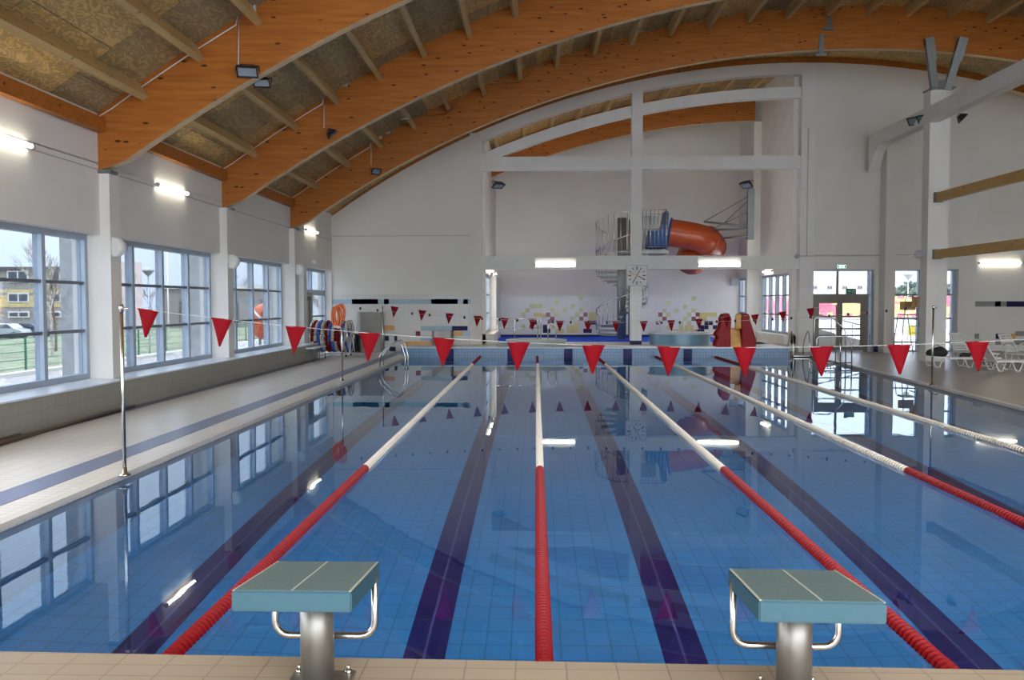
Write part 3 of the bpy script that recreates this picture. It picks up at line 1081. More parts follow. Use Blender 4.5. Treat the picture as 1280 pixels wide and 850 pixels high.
# ------------------------------------------------------------------ floodlights
def floodlight(loc, aim, label, s=1.0, first=[None]):
    """black floodlight: body, glass, bracket; aim = direction the glass faces"""
    root = empty('floodlight', loc)
    mb = MB()
    w, h, d = .21 * s, .14 * s, .07 * s
    vs = [(-w, -d * .1, -h), (w, -d * .1, -h), (w, -d * .1, h), (-w, -d * .1, h), (-w * .62, d * 1.5, -h * .62), (w * .62, d * 1.5, -h * .62), (w * .62, d * 1.5, h * .62), (-w * .62, d * 1.5, h * .62)]
    mb.add(vs, [(0, 1, 2, 3), (7, 6, 5, 4), (0, 4, 5, 1), (1, 5, 6, 2), (2, 6, 7, 3), (3, 7, 4, 0)])
    mb.box(-w, w, -d * .6, -d * .1, h - .025, h); mb.box(-w, w, -d * .6, -d * .1, -h, -h + .025)
    mb.box(-w, -w + .025, -d * .6, -d * .1, -h + .025, h - .025); mb.box(w - .025, w, -d * .6, -d * .1, -h + .025, h - .025)
    for k in range(5):
        x = -w * .5 + k * w * .25
        mb.box(x - .006, x + .006, d * 1.4, d * 2.1, -h * .5, h * .5)
    body = mb.build('housing', ['black'], root)
    g = MB().box(-w + .03, w - .03, -d * .35, -d * .2, -h + .03, h - .03).build('lens', ['flood_glass'], root)
    a = Vector(aim).normalized()
    q = a.to_track_quat('-Y', 'Z')
    body.rotation_mode = g.rotation_mode = 'QUATERNION'
    body.rotation_quaternion = g.rotation_quaternion = q
    r = q.to_matrix()
    p1 = r @ Vector((w + .015, d * .3, 0)); p2 = r @ Vector((-w - .015, d * .3, 0))
    b1 = r @ Vector((w + .015, d * 2.4, 0)); b2 = r @ Vector((-w - .015, d * 2.4, 0))
    MB().tube([p1, b1, b2, p2], .012, 6).build('bracket', ['black'], root)
    tag(root, label, 'floodlight')
    return root


def fl(px, py, Y, aim, label, s=1.0):
    p = atY(px, py, Y)
    return floodlight(tuple(p), aim, label, s)


fl(309, 89, 16.42, (.15, -.75, -1.1), 'black floodlight with a pale lens on the near face of the first arch', .95)
fl(327, 103, 17.05, (.1, -.8, -1.1), 'black floodlight hanging just behind the first arch', .8)
fl(415, 168, 23.05, (.9, .3, -1), 'black floodlight on the near face of the second arch', .95)
fl(470, 214, 29.55, (.6, -.6, -.6), 'black floodlight on the near face of the third arch', .85)
fl(623, 232, 37.6, (.3, -.4, -1), 'black floodlight in the upper left of the concrete frame', 1.25)
fl(933, 231, 38.5, (-.5, -.4, -1), 'black floodlight on top of the grey steel bracket post', 1.3)

# ------------------------------------------------------------------ wall lamps
def tube_lamp(loc, rz, L, label, big=False, arms=.06):
    """batten with a lit tube and two end caps; the lamp faces local -Y"""
    root = empty('wall_lamp', loc, rz)
    if not big:
        MB().box(-L / 2, L / 2, -.025, 0, -.03, .03).build('backplate', ['white_plastic'], root)
        MB().tube([(-L / 2 + .05, -.075, 0), (L / 2 - .05, -.075, 0)], .038, 12).build('tube', ['lamp'], root)
        for s_ in (-1, 1): MB().cyl((s_ * L / 2, -.075, 0), (s_ * (L / 2 - .05), -.075, 0), .048, 12).build('end_cap', ['grey_plastic'], root)
    else:
        MB().bev(-L / 2, L / 2, -.05, 0, -.19, .24, .01).build('backplate', ['white_plastic'], root)
        MB().tube([(-L / 2 + .05, -.09, -.06), (L / 2 - .05, -.09, -.06)], .05, 12).build('tube', ['lamp'], root)
        for s_ in (-1, 1): MB().cyl((s_ * L / 2, -.09, -.06), (s_ * (L / 2 - .05), -.09, -.06), .052, 12).build('end_cap', ['grey_plastic'], root)
    tag(root, label, 'wall lamp')
    return root


RZL = PI / 2   # facing +X
tube_lamp((XW, 13.45, 4.80), RZL, 1.7, 'lit tube lamp on the white wall above the nearest window')
tube_lamp((XW, 19.9, 4.82), RZL, 1.7, 'lit tube lamp on the white wall between the first and second arches')
tube_lamp((XW, 32.3, 4.87), RZL, 1.7, 'lit tube lamp on the white wall in the far left corner')
for y in (7.4, .9, -5.6):  # unseen lamps added to lift the light in the hall
    o = tube_lamp((XW, y, 4.90), RZL, 1.7, 'added unseen lit tube lamp high on the window wall beside the starting end')
    o['group'] = 'added tube lamps beside the starting end'
p = atY(694.5, 329, YF - .01)
tube_lamp((p.x, YF - .01, p.z), 0, 1.75, 'lit double tube lamp on the concrete beam left of the clock', True)
p = atY(899, 328.5, YF - .01)
tube_lamp((p.x, YF - .01, p.z), 0, 1.8, 'lit double tube lamp on the concrete beam right of the clock', True)
p = atY(1249.5, 329, Y2)
tube_lamp((p.x, Y2, p.z), 0, 1.8, 'lit tube lamp on the wall above the sun loungers')
p = atY(950, 341, 40.0)
tube_lamp((AX1 + .0, 39.6, p.z + .05), -PI / 2, 1.5, 'lit tube lamp above the windows behind the concrete frame')
# lamps added to brighten the children's area, beside and behind the frame
for y in (37.2, 39.4, 43.2):
    o = tube_lamp((AX0 + .0, y, 3.62), PI / 2, 1.7, 'lit tube lamp above the windows on the left side of the children\'s area')
    o['group'] = 'tube lamps left of the children\'s area'
for x in (-.4, 2.1, 6.2, 8.8):  # lamps hidden behind the beams, added to light the annex
    o = tube_lamp((x, YF + .4, 3.83), PI, 1.8, 'added unseen double tube lamp on the rear of the concrete beam', True)
    o['group'] = 'added lamps on the rear of the concrete beam'
    o = tube_lamp((x, YF + .4, 7.9), PI, 1.8, 'added unseen double tube lamp on the rear of the upper concrete beam', True)
    o['group'] = 'added lamps on the rear of the upper concrete beam'


# ---- round speakers and small devices on the left pilasters
def speaker(px, py, Y, label, r=.20):
    p = atX(px, py, -8.52) if Y is None else atY(px, py, Y)
    root = empty('wall_speaker', tuple(p), -.5)
    MB().tube([(0, -.10, 0), (0, -.08, 0), (0, .02, 0), (0, .10, 0)], [r * .86, r, r, r * .7], 20).build('housing', ['white_plastic'], root)
    MB().cyl((0, -.104, 0), (0, -.10, 0), r * .8, 20).build('front_disc', ['concrete_white'], root)
    MB().tube([(0, .1, 0), (0, .16, 0), (-.18, .16, 0)], .015, 6).build('bracket', ['grey_plastic'], root)
    tag(root, label, 'speaker')


speaker(147, 309, 16.75, 'round white speaker above the near corner of the second window')
speaker(292, 327, 23.15, 'round white speaker above the near corner of the third window')
speaker(375, 337, 29.65, 'round white speaker above the door in the window wall')
p = atY(387, 328, 32.5)
o = MB().lathe([(0, -.09), (.06, -.07), (.09, 0), (.06, .07), (0, .09)], (0, 0, 0), 14).build('emergency_lamp', ['white_plastic']); o.location = (XW + .08, p.y, p.z)
tag(o, 'small round white lamp on the wall above the far door', 'lamp')
p = atY(403, 330, YF - .12)
o = MB().lathe([(0, -.11), (.10, -.05), (.11, .03), (.05, .1), (0, .11)], (0, 0, 0), 14).tube([(0, 0, .05), (0, .1, .05)], .02).build('wall_sensor', ['grey_plastic']); o.location = tuple(p)
tag(o, 'small grey dome camera in the far left corner', 'camera')
p = atY(996.5, 320.5, YF - .18)
o = MB().lathe([(0, -.11), (.10, -.05), (.11, .03), (.05, .1), (0, .11)], (0, 0, 0), 14).tube([(0, 0, .05), (0, .1, .05)], .02).build('wall_sensor', ['grey_plastic']); o.location = tuple(p)
tag(o, 'small grey dome camera on the right-hand post of the concrete frame', 'camera')
p = atY(1150, 318, 30.3)
root = empty('wall_speaker', tuple(p), -.9)
MB().tube([(0, -.14, 0), (0, -.12, 0), (0, .05, 0), (0, .12, 0)], [.11, .15, .15, .1], 18).build('housing', ['grey_plastic'], root)
MB().tube([(0, .1, 0), (0, .22, 0)], .02, 6).build('bracket', ['grey_plastic'], root)
tag(root, 'grey round speaker on the freestanding column at the lower timber rail', 'speaker')
p = atY(917, 352, YBK - .01)
o = MB().bev(p.x - .18, p.x + .18, YBK - .25, YBK - .02, p.z - .2, p.z + .2, .02).build('wall_speaker', ['grey_plastic'], origin=(p.x, YBK, p.z))
tag(o, 'grey box speaker high on the back wall of the children\'s area', 'speaker')

# ------------------------------------------------------------------ clock
p = atY(795.8, 344.5, YF - .06)
root = empty('wall_clock', (p.x, YF - .065, p.z))
s = .44
MB().bev(-s, s, -.09, 0, -s, s, .02).build('case', ['clock_face'], root)
mb = MB()
mb.box(-s, s, -.10, -.09, s - .03, s); mb.box(-s, s, -.10, -.09, -s, -s + .03); mb.box(-s, -s + .03, -.10, -.09, -s + .03, s - .03); mb.box(s - .03, s, -.10, -.09, -s + .03, s - .03)
mb.build('rim', ['grey_plastic'], root)
mb = MB()
for k in range(12):
    a = k * PI / 6
    r0, r1 = (.24 if k % 3 == 0 else .28), .37
    mb.beam((r0 * math.sin(a), -.096, r0 * math.cos(a)), (r1 * math.sin(a), -.096, r1 * math.cos(a)), .035 if k % 3 else .045, .008, up=(0, 1, 0))
mb.build('hour_marks', ['black'], root)


def hand(dx, dz, tail, w, mt, nm, y):
    d = Vector((dx, 0, dz)); L = d.length; d.normalize()
    MB().beam((-d.x * tail, y, -d.z * tail), (dx, y, dz), w, .006, up=(0, 1, 0)).build(nm, [mt], root)


hand(.155, .27, .33, .03, 'black', 'minute_hand', -.105)
hand(.35, -.18, .05, .035, 'black', 'hour_hand', -.112)
hand(-.26, .10, .06, .03, 'second_hand', 'second_hand', -.12)
tag(root, 'square white clock on the middle post of the concrete frame', 'clock')

# exit sign and door sign
p = atY(1051, 333.3, YF - .02)
root = empty('exit_sign', tuple(p))
MB().bev(-.20, .20, -.10, 0, -.085, .085, .01).build('box', ['grey_plastic'], root)
MB().box(-.185, .185, -.106, -.10, -.07, .07).build('lit_panel', ['exit_lit'], root)
mb = MB()
mb.box(-.17, -.12, -.11, -.106, -.05, .05); mb.box(.12, .17, -.11, -.106, -.05, .05)
mb.box(-.012, .012, -.11, -.106, -.04, .0); mb.box(-.012, .022, -.11, -.106, 0, .03)
mb.build('pictogram', ['exit_green'], root)
tag(root, 'green and white lit exit sign above the glazed entrance', 'sign')
p = atY(1063.7, 364, YW - .12)
root = empty('door_sign', tuple(p))
MB().box(-.21, .21, -.02, .02, -.11, .11).build('board', ['exit_green'], root)
mb = MB()
mb.prism([(-.15, 0), (-.07, .05), (-.07, -.05)], -.026, -.02); mb.box(-.07, .0, -.026, -.02, -.018, .018)
mb.box(.05, .09, -.026, -.02, -.06, .02); mb.box(.05, .09, -.026, -.02, .035, .065); mb.box(.12, .16, -.026, -.02, -.07, .07)
mb.build('pictogram', ['grey_plastic'], root)
tag(root, 'small dark green sign above the right leaf of the glazed entrance', 'sign')

# ------------------------------------------------------------------ concrete column, longitudinal beam, struts, timber rails
YC = 30.0
pa = atY(1159.5, 300, YC); xc0 = pa.x; xc1 = atY(1185, 300, YC).x
mb = MB()
mb.box(xc0, xc1, YC, YC + .5, ZD, atY(1170, 112, YC).z)
cl = mb.build('concrete_column', ['concrete_white'], origin=(xc0, YC, ZD)); struct(cl, None); cl.name = 'column_deck'
ztb = atY(1170, 134, YC).z; zbb = atY(1180, 153, YC).z
mb = MB()
mb.box(xc0 - .12, xc0 + .28, 12, YC + .3, zbb, ztb)
mb.prism([(YC + .3, zbb), (YC + .3, ztb), (YF - .6, ztb), (YF - .6, zbb - .9), (YF - .85, zbb - .75), (YF - 1.15, zbb - .25), (YF - 1.6, zbb)], xc0 - .12, xc0 + .28, axis='x')
struct(mb.build('beam_longitudinal', ['concrete_white']))
zt0 = atY(1170, 112, YC).z
for px0, px1, nm in ((1168, 1160, 'left'), (1184, 1203, 'right')):
    a = atY(px0, 112, YC - .12); b = atY(px1, 48, YC - .42)
    root = empty('steel_strut', tuple(a))
    d = Vector(b) - Vector(a)
    MB().beam((0, 0, 0), d, .24, .16, up=(0, 1, 0)).build('tube', ['steel_dark'], root)
    mb = MB()
    mb.beam(d * .55 + Vector((0, -.12, 0)), d * 1.0 + Vector((0, -.12, 0)), .30, .03, up=(0, 1, 0))
    for t in (.62, .7, .78, .86, .94):
        c = d * t + Vector((0, -.15, 0)); mb.cyl(c, c + Vector((0, .03, 0)), .028, 8)
    mb.build('bolted_plate', ['steel_dark'], root)
    tag(root, 'grey steel strut leaning %s from the column head to the third arch' % nm, 'strut')
a = atY(1176, 112, YC - .1)
o = MB().box(xc0 - .05, xc1 + .05, YC - .25, YC + .5, zt0, zt0 + .04).box(a.x - .2, a.x + .2, YC - .2, YC + .1, zt0 + .04, zt0 + .28).build('head_plate', ['steel_dark'], origin=(xc0, YC, zt0))
tag(o, 'grey steel head plate on the freestanding white column under the two struts', 'steel plate')
xr = xc1 + .02
for py, nm in ((247, 'upper'), (318, 'lower')):
    z = atY(1170, py, YC).z
    hgt = .30
    root = empty('timber_rail', (xc0 + .3, YC - .15, z))
    MB().box(-.11, .11, -12, 0, -hgt / 2, hgt / 2).build('timber', ['brace_wood'], root)
    MB().box(-.13, .13, -.02, .16, -hgt / 2 - .02, hgt / 2 + .02).build('steel_shoe', ['steel_dark'], root)
    tag(root, 'long yellow timber rail running from the freestanding column, %s of two' % nm, 'timber rail')
for (px, py, Y, aim, lb) in ((1143, 151, 30.9, (-.8, -.6, -.9), 'left of two on the long white beam beside the column'), (1155, 148, 30.35, (-.8, -.6, -.9), 'right of two on the long white beam beside the column'),
                         (1203, 148, 30.6, (1, -.3, -1.0), 'behind the long white beam, right of the column'), (1279, 86, 24.9, (-.8, -.6, -.9), 'on the long white beam at the edge of the picture')):
    fl(px, py, Y, aim, 'black floodlight ' + lb, 1.1)
# ------------------------------------------------------------------ lane ropes
def rope_mesh(y0, y1, r, step, nm, mt):
    mb = MB()
    n = 10
    prof = []
    y = y0
    while y < y1 - .001:
        prof += [(y + .006, r * .62), (y + .012, r), (y + step * .55, r * .93), (y + step * .75, r * .62)]
        y += step
    pts = [(0, p[0], 0) for p in prof]
    # rings around the Y axis
    vs, fs = [], []
    for (yy, rr) in prof:
        for j in range(n):
            a = 2 * PI * j / n
            vs.append((rr * math.cos(a), yy, rr * math.sin(a)))
    for i in range(len(prof) - 1):
        for j in range(n):
            j2 = (j + 1) % n
            fs.append((i * n + j, i * n + j2, (i + 1) * n + j2, (i + 1) * n + j))
    mb.add(vs, fs, 0, False)
    return mb


LR = [-2.20, .05, 2.39, 4.70, 7.00]
rope_names = ['between the first and second lanes from the windows', 'running between the two starting blocks, second from the windows', 'just right of the second starting block, third from the windows',
              'between the fourth and fifth lanes, fourth from the windows', 'farthest of the five from the windows']
root = empty('lane_rope', (LR[0], YN, 0.015))
YR = 10.75 - YN
m1 = rope_mesh(.12, YR, .056, .056, 'a', 'float_red').build('red_floats', ['float_red'], root)
m2 = rope_mesh(YR, 29.1 - YN, .053, .075, 'a', 'float_white').build('cream_floats', ['float_white'], root)
m3 = rope_mesh(0, YE - 29.2, .05, .075, 'a', 'float_red').build('red_end_floats', ['float_red'], root)
m3.location = (0, 29.1 - YN, 0)
MB().tube([(0, 0, 0), (0, YE - YN, 0)], .008, 6).build('cable', ['steel'], root)
tag(root, 'red and cream float lane rope ' + rope_names[0], 'lane rope')
reg(root)
for i in range(1, 5):
    dup(root, (LR[i], YN, .015), 0, 'float lane rope ' + rope_names[i])

# ------------------------------------------------------------------ starting blocks
def starting_block():
    root = empty('starting_block', (0, 3.93, ZN))
    Yn, Yf = 3.52 - 3.93, 4.16 - 3.93
    zn, zf, th = .935 - ZN, .865 - ZN, .088
    W = .255
    vs = [(-W, Yn, zn - th), (W, Yn, zn - th), (W, Yn, zn), (-W, Yn, zn), (-W, Yf, zf - th), (W, Yf, zf - th), (W, Yf, zf), (-W, Yf, zf)]
    import bmesh
    bm = bmesh.new()
    bv = [bm.verts.new(v) for v in vs]
    for f in ((0, 1, 2, 3), (5, 4, 7, 6), (4, 0, 3, 7), (1, 5, 6, 2), (3, 2, 6, 7), (4, 5, 1, 0)):
        bm.faces.new([bv[i] for i in f])
    bmesh.ops.bevel(bm, geom=list(bm.edges), offset=.006, segments=2, affect='EDGES')
    bm.verts.index_update()
    mb = MB().add([v.co for v in bm.verts], [[v.index for v in f.verts] for f in bm.faces])
    mb.build('platform', ['block'], root)
    sl = (zf - zn) / (Yf - Yn)
    e = .012
    Z = lambda y, o: zn + sl * (y - Yn) + o
    def plate(x0, x1, y0, y1, o0, o1, m, B):
        B.add([(x0, y0, Z(y0, o0)), (x1, y0, Z(y0, o0)), (x1, y1, Z(y1, o0)), (x0, y1, Z(y1, o0)), (x0, y0, Z(y0, o1)), (x1, y0, Z(y0, o1)), (x1, y1, Z(y1, o1)), (x0, y1, Z(y1, o1))],
              [(3, 2, 1, 0), (4, 5, 6, 7), (0, 1, 5, 4), (1, 2, 6, 5), (2, 3, 7, 6), (3, 0, 4, 7)], m)
    b = MB(); plate(-W + e, W - e, Yn + e, Yf - e, -.003, .003, 0, b)
    b.build('grip_top', ['block_top'], root)
    b = MB(); plate(-.004, .004, Yn + e, Yf - e, .002, .0045, 0, b)
    plate(W - .012, W - .004, Yn + .006, Yf - .006, -.002, .0035, 0, b); plate(-W + .004, -W + .012, Yn + .006, Yf - .006, -.002, .0035, 0, b)
    b.build('edge_lines', ['block_edge'], root)
    b = MB().tube([(0, 0, .012), (0, 0, zn - th - .03)], .078, 28)
    b.tube([(0, 0, .008), (0, 0, .03)], .095, 28)
    b.build('pedestal', ['steel_brushed'], root)
    MB().bev(-.15, .15, -.15, .15, 0, .014, .004).build('base_plate', ['steel_brushed'], root)
    for sx in (-1, 1):
        for sy in (-1, 1):
            MB().cyl((sx * .12, sy * .12, .012), (sx * .12, sy * .12, .028), .018, 6).cyl((sx * .12, sy * .12, .028), (sx * .12, sy * .12, .05), .008, 8).build('bolt', ['steel'], root)
    MB().box(-.14, .14, -.16, .16, zn - th - .06, zn - th - .02).build('support_plate', ['steel_brushed'], root)
    hw = .245; zb = .525 - ZN; yv = .15
    ztop_h = zn - th - .02
    P = [(-hw, yv, ztop_h)] + [(-hw, yv, zb + .07)] + [(-hw + .07 - .07 * math.cos(a), yv, zb + .07 - .07 * math.sin(a)) for a in [PI / 8 * k for k in range(1, 4)]] + [(-hw + .07, yv, zb)]
    P += [(hw - .07, yv, zb)] + [(hw - .07 + .07 * math.sin(a), yv, zb + .07 - .07 * math.cos(a)) for a in [PI / 8 * k for k in range(1, 4)]] + [(hw, yv, zb + .07), (hw, yv, ztop_h)]
    MB().tube(P, .0165, 12).build('grab_handle', ['steel'], root)
    MB().tube([(0, .06, zb), (0, yv, zb)], .014, 8).build('handle_stay', ['steel'], root)
    return root


blk = starting_block()
blk.location = (-1.03, 3.90, ZN)
tag(blk, 'blue-green starting block on a steel pedestal between the first and the middle lane ropes', 'starting block')
reg(blk)
dup(blk, (1.175, 3.83, ZN), -.03, 'blue-green starting block on a steel pedestal to the right of the middle lane rope')


# ------------------------------------------------------------------ flag lines and their posts
def post(x, y, z1, label, base=ZD, r=.022):
    root = empty('flag_post', (x, y, base))
    MB().tube([(0, 0, 0), (0, 0, z1 - base)], r, 10).build('pole', ['steel'], root)
    MB().lathe([(.0, .0), (.07, .0), (.07, .012), (.03, .03), (.026, .09), (r, .09)], (0, 0, 0), 14).build('foot', ['steel'], root)
    MB().tube([(-.02, 0, z1 - base - .04), (.09, 0, z1 - base - .04)], .012, 6).cyl((0, 0, z1 - base - .07), (0, 0, z1 - base + .01), r + .008, 10).build('hook_clamp', ['steel'], root)
    tag(root, label, 'flag post')
    return root


def sagline(a, b, sag, n=40):
    a = Vector(a); b = Vector(b)
    return [tuple(a.lerp(b, i / n) - Vector((0, 0, 4 * sag * (i / n) * (1 - i / n)))) for i in range(n + 1)]


FL = [  # posts: left (x,y), right (x,y), top z
    ((-5.06, 10.42), (9.35, 9.55), 2.12),
    ((-5.10, 22.4), (9.75, 21.35), 2.08),
    ((-5.10, 28.3), (10.25, 29.2), 2.02)]
pq = atZ(156, 594, ZD)
post(pq.x, pq.y, 2.12, 'tall steel post at the pool edge, nearest the camera, holding the large red flags')
post(9.35, 9.55, 2.12, 'steel post on the right deck holding the other end of the large flag line')
post(-5.14, 22.3, 2.06, 'steel post on the left deck with orange rings over its top')
post(9.86, 21.35, 2.05, 'steel post on the right deck in front of the white column')
post(-5.14, 28.3, 2.05, 'thin steel post on the left deck just right of the steel cabinet', r=.016)
post(10.15, 29.0, 2.05, 'thin steel post on the right deck before the glazed entrance', r=.016)


def proj_line(a, b, sag, t):
    a = Vector(a); b = Vector(b)
    return a.lerp(b, t) - Vector((0, 0, 4 * sag * t * (1 - t)))


def flag_line(a, b, sag, xsf, w, h, label, flabel, grp, name='flag_line'):
    o = MB().tube(sagline(a, b, sag), .004 if w > .1 else .004, 5).build(name, ['rope'], origin=tuple(a))
    tag(o, label, 'cord')
    for i, px in enumerate(xsf):
        # parameter where the line crosses the wanted direction
        lo, hi = 0.0, 1.0
        for _ in range(40):
            mid = (lo + hi) / 2
            p = proj_line(a, b, sag, mid)
            q = _R.transposed() @ (p - Vector((0, 0, H)))
            X = 640 + F * q.x / -q.z
            if X < px: lo = mid
            else: hi = mid
        p = proj_line(a, b, sag, mid); p2 = proj_line(a, b, sag, mid + .001)
        ang = math.atan2(p2.y - p.y, p2.x - p.x)
        tilt = math.atan2(p2.z - p.z, math.hypot(p2.x - p.x, p2.y - p.y))
        rr = random.Random(i * 7 + int(w * 100))
        k = 6
        vs, fs = [], []
        amp = w * .05
        ph = rr.uniform(0, 6)
        for side in (-1, 1):
            for j in range(k + 1):
                t = j / k
                ww = w * (1 - t) + .012 * t
                for s in (-1, -.33, .33, 1):
                    yy = amp * math.sin(ph + s * 1.7 + t * 2.0) * (.3 + t) + side * .0015
                    vs.append((s * ww / 2, yy, -t * h + .004))
        m = (k + 1) * 4
        for j in range(k):
            for s in range(3):
                q0 = j * 4 + s
                fs.append((q0, q0 + 1, q0 + 5, q0 + 4))
                fs.append((m + q0 + 1, m + q0, m + q0 + 4, m + q0 + 5))
        for j in range(k):
            for s in (0, 3):
                q0 = j * 4 + s
                fs.append((q0, q0 + 4, m + q0 + 4, m + q0))
        mb = MB().add(vs, fs, 0, True)
        mb.box(-w / 2, w / 2, -.004, .004, -.012, .006)
        f = mb.build('pennant_flag', ['flag'])
        f.location = p
        f.rotation_euler = (0, -tilt, ang + rr.uniform(-.08, .08))
        tag(f, flabel(i), 'flag', grp)


ORD = ['first', 'second', 'third', 'fourth', 'fifth', 'sixth', 'seventh', 'eighth', 'ninth', 'tenth', 'eleventh', 'twelfth', 'thirteenth', 'fourteenth', 'fifteenth']
near = [185.5, 277.5, 369.5, 462, 555, 648, 741.5, 836, 931, 1026.5, 1124, 1222]
flag_line((-4.97, 10.42, 2.08), (9.30, 9.55, 2.08), .46, near, .27, .345, 'thin cord carrying the large red flags across the near end of the pool',
          lambda i: 'large red pennant on the near cord, %s from the tall steel post' % ORD[i], None)
far = [493.5, 528, 562, 597, 631, 666, 700, 735, 770, 804.5, 839, 873.5, 908, 943.5, 978, 1013]
ORD += ['sixteenth']
flag_line((-5.05, 28.3, 2.05), (10.1, 29.0, 2.05), .55, far, .27, .36, 'thin cord carrying the small-looking red flags across the far end of the pool',
          lambda i: 'red pennant on the far cord, %s from the steel cabinet' % ORD[i], None)
# dark bobbles on the middle line
a, b, sag = (-5.05, 22.3, 2.04), (9.8, 21.35, 2.04), .42
o = MB().tube(sagline(a, b, sag), .004, 5).build('bobble_line', ['rope'], origin=a)
tag(o, 'thin cord with dark bobbles across the middle of the pool', 'cord')
base = None
k = 0
M['bob_dark'] = plain('dark_bobble', (0.02, 0.012, 0.02), .5)
M['bob_red'] = plain('dark_red_bobble', (0.16, 0.004, 0.01), .5)
for i in range(32):
    t = (i + .9) / 32.2
    if i >= 31: break
    p = proj_line(a, b, sag, t)
    mt = 'bob_red' if i % 3 == 1 else 'bob_dark'
    o = MB().lathe([(0, -.038), (.022, -.03), (.03, 0), (.022, .03), (0, .038)], (0, 0, 0), 10).build('bobble', [mt]) if base is None or k < 2 else None
    o.location = p if o else None
    tag(o, 'small dark round bobble on the middle cord', 'bobble', 'bobbles on the middle cord')

# orange rings over the second post
for k, (dx, dy, r, tz) in enumerate([(-.10, -.02, .27, .0), (.0, .03, .22, .03), (-.20, .02, .24, -.05)]):
    pts = []
    for i in range(28):
        a_ = 2 * PI * i / 28
        pts.append((r * .36 * math.cos(a_), .02 * math.sin(a_ * 2), -r * 1.05 + r * 1.05 * math.sin(a_)))
    root = empty('orange_ring', (-5.13 + dx * .8, 22.22 + dy, 2.07 + tz))
    MB().tube(pts, .035, 8, closed=True).build('ring', ['orange_rope'], root)
    MB().tube([pts[i] for i in (19, 20, 21, 22, 23)], .041, 8).build('white_band', ['white_plastic'], root)
    tag(root, ['orange rescue ring hanging over the post top, middle of three', 'smaller orange rescue ring hanging against the post', 'orange rescue ring hanging farthest left of the post'][k], 'rescue ring')

# ------------------------------------------------------------------ lane rope reel
X0 = atY(394, 420, 33).x; X1 = atY(443, 420, 33).x
root = empty('lane_rope_reel', ((X0 + X1) / 2, 32.6, ZD))
W = (X1 - X0) / 2
R_ = .62; zc = .78
mb = MB()
for s in (-1, 1):
    x = s * (W - .06)
    mb.tube([(x, R_ * math.cos(a_), zc + R_ * math.sin(a_)) for a_ in [2 * PI * i / 28 for i in range(28)]], .022, 8, closed=True)
    for a_ in (0, PI / 3, 2 * PI / 3):
        mb.cyl((x, -R_ * math.cos(a_), zc - R_ * math.sin(a_)), (x, R_ * math.cos(a_), zc + R_ * math.sin(a_)), .012, 6)
mb.cyl((-W + .06, 0, zc), (W - .06, 0, zc), .035, 10)
mb.build('drum', ['steel'], root)
mb = MB()
mb.tube([(-W, -.42, .2), (-W, -.42, .12), (-W + .1, -.42, .10), (W - .1, -.42, .10), (W, -.42, .14), (W, -.42, .35), (W, 0, zc)], .025, 8)
mb.tube([(-W, .42, .2), (-W, .42, .10), (W, .42, .10), (W, 0, zc)], .025, 8)
mb.tube([(-W, -.42, .2), (-W, 0, zc), (-W, .42, .2)], .025, 8)
mb.build('frame', ['white_plastic'], root)
for sx in (-1, 1):
    for sy in (-1, 1):
        MB().cyl((sx * (W - .15) - .02, sy * .42, .055), (sx * (W - .15) + .02, sy * .42, .055), .055, 14).build('wheel', ['rubber'], root)
cols = ['float_red', 'float_white', 'float_blue', 'float_white', 'float_red', 'float_blue', 'float_white', 'float_red', 'float_red', 'float_blue', 'float_white']
n = 11
for i in range(n):
    x = -W + .13 + (2 * W - .26) * i / (n - 1)
    mb = MB()
    rr = R_ - .05 - .03 * (i % 2)
    turns = 40
    for t in range(turns):
        a0_ = 2 * PI * t / turns
        c = cols[(i + (0 if t < turns * .55 else 3)) % n]
        mi = ['float_red', 'float_white', 'float_blue'].index(c)
        a1_ = a0_ + 2 * PI / turns * .9
        tx = x + .03 * math.sin(a0_ + i)
        mb.tube([(tx, rr * math.cos(a0_), zc + rr * math.sin(a0_)), (tx, rr * math.cos(a1_), zc + rr * math.sin(a1_))], .062, 8, mi)
    mb.build('rope_turn', ['float_red', 'float_white', 'float_blue'], root)
tag(root, 'wheeled steel reel wound with red, white and blue float rope in the far left corner', 'rope reel')

# dark folded cover behind the reel
a = atY(441, 438, 35.2); b = atY(449, 417, 35.2)
mb = MB()
mb.bev(a.x - .25, b.x - .06, 34.9, 35.5, ZD, b.z, .12)
o = mb.build('folded_cover', ['bag'], origin=((a.x + b.x) / 2, 35.2, ZD))
tag(o, 'dark folded cover standing between the rope reel and the steel cabinet', 'cover')

# stainless steel cabinets on the far wall
def cabinet(px0, px1, py0, py1, Y, label, z0=None):
    a = atY(px0, py1, Y); b = atY(px1, py0, Y)
    z0_ = a.z if z0 is None else z0
    root = empty('steel_cabinet', ((a.x + b.x) / 2, Y + .15, z0_))
    hw = (b.x - a.x) / 2; h = b.z - z0_
    prof = [(-hw, .3), (-hw, .06), (-hw * .8, .0), (hw * .8, .0), (hw, .06), (hw, .3)]
    MB().prism([(x, y - .15) for x, y in prof], 0, h, axis='z').build('casing', ['steel_brushed'], root)
    MB().box(-hw * .86, hw * .86, -.156, -.15, h * .5, h * .51).box(hw * .5, hw * .55, -.17, -.15, h * .55, h * .7).build('shutter_handle', ['steel_dark'], root)
    tag(root, label, 'cabinet')


cabinet(447.5, 478.5, 390, 437, 35.2, 'tall brushed steel cabinet against the far wall beside the rope reel', ZD)
cabinet(540, 566, 413.5, 432, 35.3, 'low brushed steel cabinet behind the fifth large flag', ZA)

